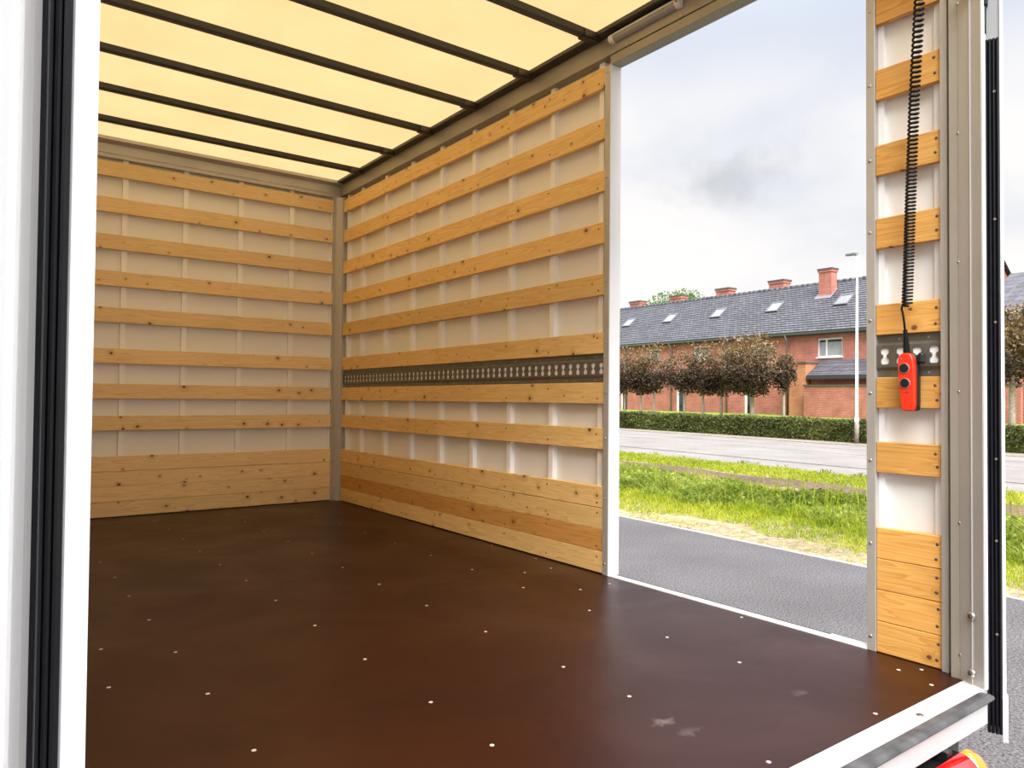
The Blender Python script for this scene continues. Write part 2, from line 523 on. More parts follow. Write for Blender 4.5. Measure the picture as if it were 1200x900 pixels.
M['glass'] = glass_mat('window_glass', (0.05, 0.06, 0.07), 0.05, 0.80)
M['glass_dark'] = glass_mat('dark_door_glass', (0.015, 0.02, 0.022), 0.05, 0.1)
M['skyglass'] = plain('skylight_glass', (0.28, 0.30, 0.33), 0.05, coat=1.0)


# ------------------------------------------------------------------ mesh helpers
class MB:
    def __init__(self):
        self.v, self.f, self.sm = [], [], []

    def add(self, verts, faces, smooth=False):
        o = len(self.v)
        self.v += [tuple(p) for p in verts]
        self.f += [tuple(i + o for i in f) for f in faces]
        self.sm += [smooth] * len(faces)
        return self

    def box(self, a, b, ch=0.0):
        (x0, y0, z0), (x1, y1, z1) = a, b
        if ch <= 0:
            v = [(x, y, z) for x in (x0, x1) for y in (y0, y1) for z in (z0, z1)]
            return self.add(v, [(0, 1, 3, 2), (4, 6, 7, 5), (0, 4, 5, 1), (2, 3, 7, 6), (0, 2, 6, 4), (1, 5, 7, 3)])
        bm = bmesh.new()
        bmesh.ops.create_cube(bm, size=1.0)
        for q in bm.verts:
            q.co = Vector(((x0 + x1) / 2 + q.co.x * (x1 - x0), (y0 + y1) / 2 + q.co.y * (y1 - y0), (z0 + z1) / 2 + q.co.z * (z1 - z0)))
        bmesh.ops.bevel(bm, geom=bm.edges[:], offset=ch, segments=1, affect='EDGES')
        bm.verts.index_update()
        self.add([q.co for q in bm.verts], [[q.index for q in f.verts] for f in bm.faces])
        bm.free()
        return self

    def prism(self, prof, a, b, axis='z', smooth=False):
        """prof: 2D outline; extruded from a to b along axis (z: xy profile, y: xz profile, x: yz profile)"""
        def P(p, h):
            return {'z': (p[0], p[1], h), 'y': (p[0], h, p[1]), 'x': (h, p[0], p[1])}[axis]
        n = len(prof)
        o = len(self.v)
        self.v += [P(p, a) for p in prof] + [P(p, b) for p in prof]
        for i in range(n):
            j = (i + 1) % n
            self.f.append((o + i, o + j, o + n + j, o + n + i))
            self.sm.append(smooth)
        self.f += [tuple(o + n - 1 - i for i in range(n)), tuple(o + n + i for i in range(n))]
        self.sm += [False, False]
        return self

    def tube(self, pts, rad, n=8, smooth=True, cap=True):
        pts = [Vector(p) for p in pts]
        rs = rad if isinstance(rad, (list, tuple)) else [rad] * len(pts)
        o = len(self.v)
        up = None
        for i, p in enumerate(pts):
            d = (pts[min(i + 1, len(pts) - 1)] - pts[max(i - 1, 0)]).normalized()
            if up is None:
                up = d.orthogonal().normalized()
            up = (up - d * up.dot(d)).normalized()
            sd = d.cross(up)
            for k in range(n):
                a = 2 * math.pi * k / n
                self.v.append(tuple(p + (up * math.cos(a) + sd * math.sin(a)) * rs[i]))
        for i in range(len(pts) - 1):
            for k in range(n):
                k2 = (k + 1) % n
                self.f.append((o + i * n + k, o + i * n + k2, o + (i + 1) * n + k2, o + (i + 1) * n + k))
                self.sm.append(smooth)
        if cap:
            e = o + (len(pts) - 1) * n
            self.f += [tuple(o + n - 1 - k for k in range(n)), tuple(e + k for k in range(n))]
            self.sm += [False, False]
        return self

    def dome(self, c, r, h, axis, n=10):
        """a low domed screw head: c centre of the base, axis points outward"""
        ax = Vector(axis).normalized()
        u = ax.orthogonal().normalized()
        v = ax.cross(u)
        o = len(self.v)
        c = Vector(c)
        for (rr, hh) in ((1.0, 0.0), (0.96, 0.45), (0.6, 0.9)):
            for k in range(n):
                a = 2 * math.pi * k / n
                self.v.append(tuple(c + (u * math.cos(a) + v * math.sin(a)) * r * rr + ax * h * hh))
        self.v.append(tuple(c + ax * h * 0.75))
        for q in range(2):
            for k in range(n):
                k2 = (k + 1) % n
                self.f.append((o + q * n + k, o + q * n + k2, o + (q + 1) * n + k2, o + (q + 1) * n + k))
                self.sm.append(True)
        for k in range(n):
            self.f.append((o + 2 * n + k, o + 2 * n + (k + 1) % n, o + 3 * n))
            self.sm.append(False)
        return self

    def mesh(self, name):
        me = bpy.data.meshes.new(name)
        me.from_pydata(self.v, [], self.f)
        me.polygons.foreach_set('use_smooth', self.sm)
        bm = bmesh.new()
        bm.from_mesh(me)
        bmesh.ops.recalc_face_normals(bm, faces=bm.faces[:])
        bm.to_mesh(me)
        bm.free()
        return me


def put(name, me, mat=None, parent=None, loc=None, rot=None, mw=None, **props):
    if isinstance(me, MB):
        me = me.mesh(name)
    if mat is not None and len(me.materials) == 0:
        me.materials.append(mat)
    o = bpy.data.objects.new(name, me)
    COL.objects.link(o)
    if parent is not None:
        o.parent = parent
    if mw is not None:
        o.matrix_world = mw
    if loc is not None:
        o.location = loc
    if rot is not None:
        o.rotation_euler = rot
    for k, v in props.items():
        o[k] = v
    return o


def structure(name, me, mat, label, **kw):
    return put(name, me, mat, kind='structure', label=label, category=kw.pop('category', 'trim'), **kw)


def empty(name, loc, label, cat, group=None, mw=None):
    o = bpy.data.objects.new(name, None)
    COL.objects.link(o)
    if mw is not None:
        o.matrix_world = mw
    else:
        o.location = loc
    o['label'] = label
    o['category'] = cat
    if group:
        o['group'] = group
    return o


# ================================================================== THE CARGO BOX
W = 2.278            # face of the boards on the right wall
D = 5.274            # face of the boards on the back wall
LX = 0.045           # left wall
TOPS = [2.267, 2.037, 1.801, 1.567, 1.335, 1.074, 0.849, 0.646, 0.387, 0.290, 0.195, 0.099]
BH = 0.0945          # board width
BT = 0.020           # board thickness
RAIL_Z = 2.302
ROOF_Z = 2.412
JAMB_A, JAMB_B = 1.195, 2.351   # side door opening

floor = structure('floor', MB().box((0.02, 0.905, -0.03), (W + 0.05, D + 0.06, 0.0)), M['floor'],
                  'dark brown phenolic plywood load floor with pale screw heads', category='floor')
head = MB().tube([(0, 0, -0.002), (0, 0, 0.0008)], 0.0056, 8, smooth=False).mesh('floor_screw')
ys = [1.36, 1.635, 2.015, 2.405, 2.79, 3.165, 3.53, 3.895, 4.265, 4.64, 5.0]
spots = [(x, y) for x in (0.527, 0.963, 1.400) for y in ys] + [(1.855, y) for y in ys]
spots += [(0.326, 2.211), (0.344, 2.553), (1.828, 0.94), (2.029, 2.243), (2.018, 2.61), (2.14, 0.945), (2.229, 1.018), (2.171, 1.05),
          (2.24, 1.639), (2.184, 2.244), (2.171, 2.611), (2.24, 3.189), (2.24, 2.812), (0.30, 2.9), (0.30, 3.3), (0.963, 0.95), (1.4, 0.95)]
for (x, y) in spots:
    put('floor_screw', head, M['screw_floor'], floor, loc=(x + random.uniform(-.006, .006), y + random.uniform(-.008, .008), 0.0), rot=(0, 0, random.random()))

# right wall: sheet, uprights, boards, lashing track
wall_right = structure('wall_right', MB().box((W + 0.046, JAMB_B, 0.0), (W + 0.060, D + 0.06, RAIL_Z)), M['panel'],
                       'white side wall of the cargo box lined with horizontal pine boards', category='wall')
wall_back = structure('wall_back', MB().box((0.0, D + 0.046, 0.0), (W + 0.046, D + 0.060, RAIL_Z)), M['panel'],
                      'white front bulkhead of the cargo box lined with horizontal pine boards', category='wall')
wall_stub = structure('wall_rear_right', MB().box((W + 0.036, 0.965, 0.0), (W + 0.048, JAMB_A, RAIL_Z)), M['panel'],
                      'narrow white wall strip between side door and rear post with short pine boards', category='wall')
wall_left = structure('wall_left', MB().box((0.0, 0.96, 0.0), (LX - 0.02, D + 0.046, RAIL_Z)), M['panel'],
                      'white side wall of the cargo box opposite the side door', category='wall')


def board_mesh(name, length):
    return MB().box((-length / 2, 0.0, -BH / 2), (length / 2, BT, BH / 2), 0.0018).mesh(name)


RL = (JAMB_B + 0.030, D - 0.032)
blen = RL[1] - RL[0]
bm_right = board_mesh('plank_right', blen)
bm_right_dark = board_mesh('plank_right_dark', blen)
rivet = MB().dome((0, 0, 0), 0.0048, 0.0016, (0, -1, 0), 8).mesh('screw')
rivet.materials.append(M['dark_steel'])
studs_r = [2.428, 2.775, 3.122, 3.475, 3.829, 4.193, 4.562, 4.937]
for i, t in enumerate(TOPS):
    me, mat = (bm_right_dark, M['pine_dark']) if i == 10 else (bm_right, M['pine'])
    # local +Y of a board points into the wall
    pl = put('plank', me, mat, wall_right, loc=(W, (RL[0] + RL[1]) / 2, t - BH / 2), rot=(0, 0, -math.pi / 2))
    for k, y in enumerate(studs_r):
        lx = -(y - (RL[0] + RL[1]) / 2)
        put('screw', rivet, None, pl, loc=(lx + random.uniform(-.006, .006), 0.0, (0.022 if (k + i) % 2 else -0.024) + random.uniform(-.004, .004)))
stud_me = MB().prism([(-0.0165, 0.0262), (-0.0160, 0.0), (0.0160, 0.0), (0.0165, 0.0262)], 0.02, RAIL_Z, 'z').mesh('stud')
for y in studs_r + [5.18]:
    put('stud', stud_me, M['stud'], wall_right, loc=(W + BT, y, 0), rot=(0, 0, -math.pi / 2))

# back wall
bl_b = W - 0.034 - LX - 0.01
bm_back = board_mesh('plank_back', bl_b)
for i, t in enumerate(TOPS):
    put('plank', bm_back, M['pine_pale'], wall_back, loc=(LX + 0.01 + bl_b / 2, D, t - BH / 2))
for x in (0.085, 0.445, 0.811, 1.178, 1.542, 1.908, 2.226):
    put('stud', stud_me, M['stud'], wall_back, loc=(x, D + BT, 0))

# stub wall behind the rear post
SL = (0.972, 1.166)
bm_stub = board_mesh('plank_stub', SL[1] - SL[0])
stub_tops = [2.267, 2.050, 1.811, 1.573, 1.343, 1.074, 0.848, 0.648, 0.384, 0.288, 0.192, 0.096]
for i, t in enumerate(stub_tops):
    pl = put('plank', bm_stub, M['pine_orange'], wall_stub, loc=(W, (SL[0] + SL[1]) / 2, t - BH / 2), rot=(0, 0, -math.pi / 2))
    for dz in (0.024, -0.020):
        put('screw', rivet, None, pl, loc=(0.080 + random.uniform(-.004, .004), 0.0, dz + random.uniform(-.004, .004)))
for y in (1.166, 0.985):
    put('stud', stud_me, M['stud'], wall_stub, loc=(W + BT, y, 0), rot=(0, 0, -math.pi / 2))

# left wall lining (mostly hidden by the rear post)
bm_left = board_mesh('plank_left', D - 0.04 - 1.0)
for t in TOPS:
    put('plank', bm_left, M['pine'], wall_left, loc=(LX, (D - 0.04 + 1.0) / 2, t - BH / 2), rot=(0, 0, math.pi / 2))
for y in (1.3, 2.0, 2.7, 3.4, 4.1, 4.8):
    put('stud', MB().box((LX - 0.02, y - 0.015, 0.02), (LX - BT - 0.0005 + 0.0005, y + 0.015, RAIL_Z)), M['stud'], wall_left)


# lashing track: a galvanised rail with dumbbell slots, open to what is behind it
def track(y0, y1, pitch, phase):
    mb = MB()
    zc, hz = 0.913, 0.031
    n = int(round((y1 - y0) / pitch))
    pitch = (y1 - y0) / n
    ring = []
    # dumbbell outline, 20 points, counter-clockwise from +y
    for (a, b_) in ((0.0060, 0.000), (0.0060, 0.004), (0.0125, 0.008), (0.0130, 0.017), (0.0120, 0.022), (0.008, 0.0250)):
        ring.append((a, b_))
    right = ring
    outl = [(a, b_) for a, b_ in right] + [(-a, b_) for a, b_ in reversed(right)] + [(-a, -b_) for a, b_ in right[1:]] + [(a, -b_) for a, b_ in reversed(right[1:])]
    x = W + 0.004
    for k in range(n):
        yc = y0 + (k + 0.5) * pitch
        o = len(mb.v)
        N_ = len(outl)
        hy = pitch / 2
        for (a, b_) in outl:
            # matching point on the cell's rectangle
            s = max(abs(a) / hy, abs(b_) / hz)
            mb.v.append((x, yc + a / s, zc + b_ / s))
        for (a, b_) in outl:
            mb.v.append((x, yc + a, zc + b_))
        for (a, b_) in outl:
            mb.v.append((x + 0.004, yc + a, zc + b_))
        for i in range(N_):
            j = (i + 1) % N_
            mb.f += [(o + i, o + j, o + N_ + j, o + N_ + i), (o + N_ + i, o + N_ + j, o + 2 * N_ + j, o + 2 * N_ + i)]
            mb.sm += [False, False]
        # corners of the rectangle
        for sy in (1, -1):
            for sz in (1, -1):
                cor = len(mb.v)
                mb.v.append((x, yc + sy * hy, zc + sz * hz))
                # nearest two outline points either side of the corner
                best = [i for i in range(N_) if (outl[i][0] * sy > 0 and outl[i][1] * sz > 0)]
                on_side = [i for i in best if abs(abs(mb.v[o + i][1] - yc) - hy) < 1e-6]
                on_top = [i for i in best if abs(abs(mb.v[o + i][2] - zc) - hz) < 1e-6]
                if on_side and on_top:
                    a_ = max(on_side, key=lambda i: abs(mb.v[o + i][2] - zc))
                    b2 = max(on_top, key=lambda i: abs(mb.v[o + i][1] - yc))
                    mb.f.append((o + a_, cor, o + b2))
                    mb.sm.append(False)
    ya, yb = y0, y0 + n * pitch
    for s in (1, -1):
        z0 = zc + s * hz
        prof = [(x, z0), (x + 0.004, z0), (x + 0.004, z0 + s * 0.001), (x + 0.012, z0 + s * 0.012), (x + 0.010, z0 + s * 0.034), (x + 0.006, z0 + s * 0.034), (x + 0.008, z0 + s * 0.012), (x, z0 + s * 0.003)]
        mb.prism(prof, ya, yb, 'y')
    return mb


tr = put('lashing_track', track(RL[0], RL[1], 0.0520, 0), M['track'], wall_right, label='galvanised lashing track with dumbbell slots')
tr2 = put('lashing_track', track(SL[0] + 0.001, SL[1] - 0.001, 0.0505, 0), M['track'], wall_stub, label='short piece of galvanised lashing track')
put('track_backing', MB().box((W + 0.0085, RL[0], 0.883), (W + 0.0105, RL[1], 0.943)), M['stud'], wall_right)
put('track_backing', MB().box((W + 0.0085, SL[0], 0.883), (W + 0.0105, SL[1], 0.943)), M['stud'], wall_stub)
tiny = MB().dome((0, 0, 0), 0.004, 0.0015, (-1, 0, 0), 6).mesh('track_screw')
for y in (1.015, 1.10):
    for z in (0.966, 0.860):
        put('track_screw', tiny, M['steel'], tr2, loc=(W + 0.012, y, z))
for k in range(14):
    for z in (0.966, 0.860):
        put('track_screw', tiny, M['dark_steel'], tr, loc=(W + 0.012, 2.45 + k * 0.2, z))

# ---------------------------------------------------------------- roof sheet and bows
ceiling = structure('ceiling', MB().box((0.0, 0.86, ROOF_Z), (W + 0.05, D + 0.06, ROOF_Z + 0.002)), M['roof'],
                    'translucent yellowish roof sheet letting daylight into the cargo box', category='ceiling')
ceiling.data.polygons.foreach_set('use_smooth', [False] * len(ceiling.data.polygons))
bow_me = MB().prism([(-0.022, 0.0), (-0.017, -0.026), (-0.010, -0.034), (0.010, -0.034), (0.017, -0.026), (0.022, 0.0), (0.014, -0.004), (-0.014, -0.004)], 0.06, 2.252, 'x', smooth=False).mesh('roof_bow')
brk_me = MB().box((2.165, -0.017, -0.0375), (2.262, 0.017, -0.034), 0.001).box((2.165, -0.025, -0.034), (2.240, -0.0215, -0.004)).box((2.165, 0.0215, -0.034), (2.240, 0.025, -0.004)).mesh('bow_bracket')
brv_me = MB()
for dx in (2.185, 2.205, 2.225):
    for dy in (-0.012, 0.012):
        brv_me.dome((dx, dy, -0.0375), 0.003, 0.0015, (0, 0, -1), 6)
for dx in (2.18, 2.20, 2.22):
    brv_me.dome((dx, -0.025, -0.018), 0.0035, 0.002, (0, -1, 0), 6)
brv_me = brv_me.mesh('rivets')
for y in (1.445, 1.932, 2.419, 2.906, 3.393, 3.878, 4.371, 4.870):
    bw = put('roof_bow', bow_me, M['bow'], ceiling, loc=(0, y, ROOF_Z))
    put('bow_bracket', brk_me, M['bow'], bw)
    put('rivets', brv_me, M['dark_steel'], bw)

# ---------------------------------------------------------------- rails, header, corner post
rail_prof = [(W - 0.004, RAIL_Z + 0.003), (W - 0.004, 2.386), (W - 0.004, ROOF_Z - 0.002), (W + 0.07, ROOF_Z - 0.002), (W + 0.07, RAIL_Z + 0.003)]
rail = structure('trim_1', MB().prism(rail_prof, 0.90, D + 0.06, 'y'), M['alu_beige'], 'beige aluminium roof rail above the boarded side wall', category='rail')
put('roof_edge_strip', MB().prism([(W - 0.0045, 2.387), (W - 0.018, 2.393), (W - 0.050, 2.393), (W - 0.050, ROOF_Z - 0.002), (W - 0.0045, ROOF_Z - 0.002)], 0.90, D - 0.05, 'y'), M['bow'], rail, label='dark strip under the roof edge')  # separate strip along the rail's inner top, coloured as dark as the bows
back_prof = [(D - 0.002, RAIL_Z - 0.012), (D - 0.002, 2.376), (D - 0.020, 2.384), (D - 0.050, 2.390), (D - 0.050, ROOF_Z - 0.002), (D + 0.07, ROOF_Z - 0.002), (D + 0.07, RAIL_Z - 0.012)]
back_rail = structure('trim_2', MB().prism(back_prof, 0.0, W - 0.006, 'x'), M['alu'], 'grey aluminium roof rail above the boarded bulkhead', category='rail')
put('rail_lip', MB().box((0.0, D - 0.006, RAIL_Z + 0.014), (W - 0.008, D - 0.002, RAIL_Z + 0.018)), M['alu'], back_rail)
structure('trim_3', MB().box((0.0, 0.90, RAIL_Z), (0.06, D + 0.06, ROOF_Z - 0.002)), M['alu'], 'aluminium roof rail above the wall opposite the side door', category='rail')
head_bm = MB().box((W + 0.000, JAMB_A, 2.262), (W + 0.062, JAMB_B, RAIL_Z), 0.001)
header = structure('trim_4', head_bm, M['alu_beige'], 'beige aluminium header over the side door opening', category='header')
screw_x = MB().dome((0, 0, 0), 0.0052, 0.003, (-1, 0, 0), 8).mesh('screw')
screw_x.materials.append(M['steel'])
for y in (2.25, 1.95, 1.62, 1.30):
    put('screw', screw_x, None, rail, loc=(W - 0.004, y, 2.316))

# back right corner post
cp = MB().prism([(W + 0.030, D + 0.030), (W - 0.060, D + 0.030), (W - 0.060, D - 0.004), (W - 0.046, D - 0.004), (W - 0.040, D - 0.014), (W - 0.014, D - 0.040), (W - 0.004, D - 0.046), (W - 0.004, D - 0.060), (W + 0.030, D - 0.060)], 0.0, RAIL_Z - 0.012, 'z')
corner = structure('trim_5', cp, M['alu'], 'grey aluminium corner post between the two boarded walls', category='corner post')
scr_c = MB().dome((0, 0, 0), 0.006, 0.003, (-0.707, -0.707, 0), 8).mesh('screw')
scr_c.materials.append(M['steel'])
for k in range(7):
    put('screw', scr_c, None, corner, loc=(W - 0.027, D - 0.027, 0.10 + k * 0.33))

# side door jambs
jl = MB().box((W - 0.003, JAMB_B, 0.0), (W + 0.030, JAMB_B + 0.0335, 2.262), 0.001)
jamb_far = structure('trim_6', jl, M['alu'], 'aluminium jamb of the side door at the long boarded wall', category='door jamb')
put('jamb_strip', MB().box((W - 0.0015, JAMB_B - 0.003, 0.0), (W + 0.062, JAMB_B, 2.262)), M['alu_white'], jamb_far, label='bright white jamb strip')
for z in (2.233, 2.001, 1.761, 1.529, 1.297, 1.028, 0.804, 0.602, 0.337, 0.05):
    put('screw', screw_x, None, jamb_far, loc=(W - 0.003, 2.370, z))
jn = MB().box((W - 0.003, 1.167, 0.0), (W + 0.048, JAMB_A, 2.262), 0.001)
jamb_near = structure('trim_7', jn, M['alu'], 'aluminium jamb of the side door beside the short boards', category='door jamb')
for z in (2.21, 2.006, 1.768, 1.530, 1.303, 1.026, 0.799, 0.590, 0.332, 0.045):
    put('screw', screw_x, None, jamb_near, loc=(W - 0.003, 1.183, z))

# side door threshold
th = MB().prism([(W - 0.002, 0.0), (W - 0.002, 0.004), (W + 0.030, 0.004), (W + 0.034, -0.010), (W + 0.060, -0.012), (W + 0.060, -0.14), (W + 0.040, -0.14), (W + 0.040, -0.02), (W - 0.002, -0.02)], JAMB_A, JAMB_B, 'y')
sill_side = structure('trim_8', th, M['alu_white'], 'bright aluminium threshold of the side door', category='sill')
put('lower_step', MB().box((W + 0.030, JAMB_A, -0.006), (W + 0.050, 1.34, 0.002)), M['alu_white'], sill_side)

# rear right post
post = MB()
post.prism([(W - 0.010, 0.972), (W - 0.010, 0.953), (W + 0.006, 0.951), (W + 0.006, 0.943), (2.257, 0.941), (2.249, 0.918), (2.246, 0.914),
            (2.2325, 0.879), (2.2300, 0.8785), (2.2300, 0.8765), (2.2315, 0.876), (2.2165, 0.844), (2.219, 0.842), (2.232, 0.842), (2.236, 0.862), (2.335, 0.902), (2.335, 0.972)], 0.0005, 2.40, 'z')
rpost = structure('trim_9', post, M['alu'], 'grey aluminium rear post beside the short pine boards', category='post')
put('post_lip', MB().box((2.2170, 0.8385, 0.0), (2.2345, 0.8418, 2.40)), M['alu_white'], rpost, label='bright white rear lip')
put('centre_line', MB().prism([(2.2300, 0.8788), (2.2285, 0.8782), (2.2285, 0.8768), (2.2300, 0.8762)], 0.0, 2.40, 'z'), M['alu_light'], rpost)
put('foot_strip', MB().box((2.2475, 0.914, 0.0), (2.2492, 0.939, 2.30)), M['alu_beige'], rpost)
pn = Vector((-0.92, 0.39, 0)).normalized()
bolt = MB().dome((0, 0, 0), 0.0125, 0.008, pn, 14)
for z in (0.186, 0.031):
    b_ = put('bolt', bolt.mesh('bolt'), M['steel'], rpost, loc=(2.2305, 0.879, z))
    put('bolt_socket', MB().tube([pn * 0.0066, pn * 0.0086], 0.0042, 8, smooth=False).mesh('bolt_socket'), M['dark_steel'], b_, loc=(0, 0, 0))
scr_p = MB().dome((0, 0, 0), 0.0048, 0.0025, Vector((-0.94, 0.33, 0)), 8).mesh('screw')
scr_p.materials.append(M['steel'])
for z in (1.906, 1.536, 1.169, 0.803, 0.434, 0.067):
    put('screw', scr_p, None, rpost, loc=(2.2475, 0.916, z))
bd = Vector((-0.9, -0.42, 0)).normalized()
buf = put('door_buffer', MB().tube([Vector((2.2305, 0.880, 1.930)), Vector((2.2305, 0.880, 1.930)) + Vector((-0.026, 0.004, -0.004))], 0.017, 14), M['rubber'], rpost, label='black rubber buffer with chrome collar')
put('collar', MB().tube([Vector((2.2325, 0.874, 1.931)), Vector((2.2245, 0.872, 1.930))], 0.021, 14), M['steel'], buf)

# rear left post (near the lens)
lp = MB().prism([(0.1028, 0.842), (0.0815, 0.842), (0.078, 0.862), (0.0, 0.885), (0.0, 0.96), (0.046, 0.96), (0.075, 0.925), (0.100, 0.860)], 0.0, 2.40, 'z')
structure('trim_10', lp, M['alu_white'], 'white rear post close beside the black seal of the open door', category='post')
# rear header
structure('trim_11', MB().box((0.0, 0.845, 2.300), (2.335, 0.90, 2.42)), M['alu'], 'aluminium header above the rear opening', category='header')

# rear sill
sl = MB().prism([(0.905, 0.001), (0.842, 0.001), (0.842, -0.012), (0.816, -0.012), (0.816, -0.046), (0.8175, -0.0475), (0.816, -0.049), (0.816, -0.0665), (0.905, -0.0665)], 0.10, 2.165, 'x')
sl.box((2.165, 0.842, -0.05), (2.30, 0.905, 0.0008))
sill = structure('trim_12', sl, M['alu_light'], 'bright aluminium rear sill at the edge of the brown floor', category='sill')
put('rubber_strip', MB().prism([(0.8425, 0.0015), (0.8425, -0.011), (0.815, -0.011), (0.807, -0.008), (0.803, -0.002), (0.806, 0.004), (0.815, 0.0065), (0.835, 0.005)], 0.10, 2.178, 'x'), M['rubber_grey'], sill, label='scuffed dark rubber bumper strip')
put('end_cap', MB().box((2.165, 0.820, -0.066), (2.170, 0.905, -0.012)), M['alu'], sill)
scr_z = MB().dome((0, 0, 0), 0.009, 0.003, (0, 0, 1), 10).mesh('screw')
scr_z.materials.append(M['dark_steel'])
for x in (1.905, 1.2, 0.6):
    put('screw', scr_z, None, sill, loc=(x, 0.868, 0.001))

# ---------------------------------------------------------------- rear doors
# right leaf: swung right round, so that its hinge edge faces the lens
ex, nx = Vector((0.936, 0.352, 0)), Vector((0.352, -0.936, 0))
A = Vector((2.2365, 0.8445, 0))
M_R = Matrix.Translation(A) @ Matrix((ex, nx, Vector((0, 0, 1)))).transposed().to_4x4()   # local x along the leaf, y across its thickness
door_r = structure('door_1', MB().box((0.004, 0.001, -0.10), (1.08, 0.0365, 2.36)), M['alu_door'], 'open rear door leaf seen edge-on beyond the bolted post', category='door', mw=M_R)
put('door_skin', MB().box((0.0, 0.0365, -0.135), (1.10, 0.044, 2.38)), M['alu_white'], door_r, label='white outer skin')
put('skin_corner', MB().box((-0.006, 0.0355, -0.134), (0.03, 0.0475, -0.016), 0.001), M['alu_white'], door_r)
seal = MB()
for k in range(4):
    y0 = 0.001 + k * 0.0088
    seal.prism([(0.004, y0), (-0.003, y0), (-0.008, y0 + 0.003), (-0.008, y0 + 0.0058), (-0.003, y0 + 0.0084), (0.004, y0 + 0.0084)], -0.115, 1.768, 'z')
sl_r = put('door_seal', seal, M['rubber'], door_r, label='black ribbed rubber seal')
pin = MB().dome((0, 0, 0), 0.004, 0.003, (-1, 0, 0), 8).mesh('seal_rivet')
pin.materials.append(M['dark_steel'])
for z in (1.62, 1.27, 0.99, 0.62, 0.40, 0.15):
    put('seal_rivet', pin, None, sl_r, loc=(-0.008, 0.0235, z))
catch = MB().box((-0.012, -0.001, 1.785), (0.004, 0.0065, 1.880), 0.002)
catch.box((-0.016, -0.001, 1.862), (0.004, 0.0105, 1.915), 0.002)
put('door_catch', catch, M['black'], door_r, label='black hinge catch')

# left leaf: swung past the lens
dl, nl = Vector((-0.300, -0.954, 0)), Vector((-0.954, 0.300, 0))
PL = Vector((0.0523, 0.820, 0))
M_L = Matrix.Translation(PL) @ Matrix((dl, nl, Vector((0, 0, 1)))).transposed().to_4x4()
door_l = structure('door_2', MB().box((0.0715, 0.003, -0.12), (1.05, 0.038, 2.33)), M['white_gloss'], 'glossy white open rear door leaf close beside the lens', category='door', mw=M_L)
put('frame_lip', MB().box((0.0, 0.000, -0.13), (0.0265, 0.04, 2.38)), M['alu_light'], door_l, label='grey aluminium frame lip')
put('frame_profile', MB().box((0.0265, -0.001, -0.13), (0.0715, 0.04, 2.38), 0.001), M['alu_gloss'], door_l, label='white frame profile')
ls = MB()
ls.prism([(0.0795, 0.838), (0.0785, 0.832), (0.0735, 0.828), (0.0710, 0.829), (0.0700, 0.835), (0.0690, 0.829), (0.0665, 0.827), (0.0640, 0.829), (0.0632, 0.836), (0.0622, 0.829), (0.0590, 0.827), (0.0575, 0.838), (0.0535, 0.840), (0.0535, 0.846), (0.0795, 0.8415)], -0.12, 2.36, 'z')
ls_o = put('door_seal', ls, M['rubber'], door_l, label='black ribbed rubber seal')
ls_o.matrix_parent_inverse = M_L.inverted()

# ---------------------------------------------------------------- ceiling light on the roof rail
lt = empty('strip_light', (W - 0.006, 2.137, 2.362), 'slim strip light on the roof rail above the side door', 'lamp')
hp = [(0.0, -0.018), (-0.012, -0.017), (-0.021, -0.010), (-0.024, 0.0), (-0.021, 0.010), (-0.012, 0.017), (0.0, 0.018)]
put('diffuser', MB().prism(hp, -0.178, 0.178, 'y'), M['lamp_diff'], lt, label='grey ribbed diffuser')
put('top_cover', MB().prism([(0.0, 0.0185), (-0.013, 0.018), (-0.0225, 0.0105), (-0.0245, 0.004), (-0.026, 0.0045), (-0.024, 0.0125), (-0.014, 0.0205), (0.0, 0.021)], -0.178, 0.178, 'y'), M['lamp_white'], lt)
for s in (1, -1):
    e = put('end_cap', MB().prism([(a * 1.14, b * 1.18) for a, b in hp], min(s * 0.175, s * 0.200), max(s * 0.175, s * 0.200), 'y'), M['lamp_white'], lt)
put('switch', MB().tube([(-0.024, -0.190, 0.0), (-0.030, -0.190, -0.001)], 0.006, 10), M['grey_ring'], lt)

# ---------------------------------------------------------------- tail lift remote on its coiled cable
rc = empty('remote_control', (2.236, 1.045, 0.745), 'red two-button remote control hanging from a black coiled cable', 'remote')
TILT = 0.045


def shell(outline, x0, x1, inset):
    """outline in (y, z); front face at x0 is inset, giving rounded edges"""
    mb = MB()
    n = len(outline)
    cy = sum(p[0] for p in outline) / n
    cz = sum(p[1] for p in outline) / n
    layers = [(x1, 1.0), (x0 + inset * 0.9, 1.0), (x0 + inset * 0.35, 0.965), (x0, 0.88)]
    for (x, s) in layers:
        for (y, z) in outline:
            k = 1 - (1 - s) * 0.9
            mb.v.append((x, cy + (y - cy) * s, cz + (z - cz) * (1 - (1 - s) * 0.35)))
    for q in range(len(layers) - 1):
        for i in range(n):
            j = (i + 1) % n
            mb.f.append((q * n + i, q * n + j, (q + 1) * n + j, (q + 1) * n + i))
            mb.sm.append(True)
    mb.f.append(tuple((len(layers) - 1) * n + i for i in range(n)))
    mb.sm.append(False)
    mb.f.append(tuple(n - 1 - i for i in range(n)))
    mb.sm.append(False)
    return mb


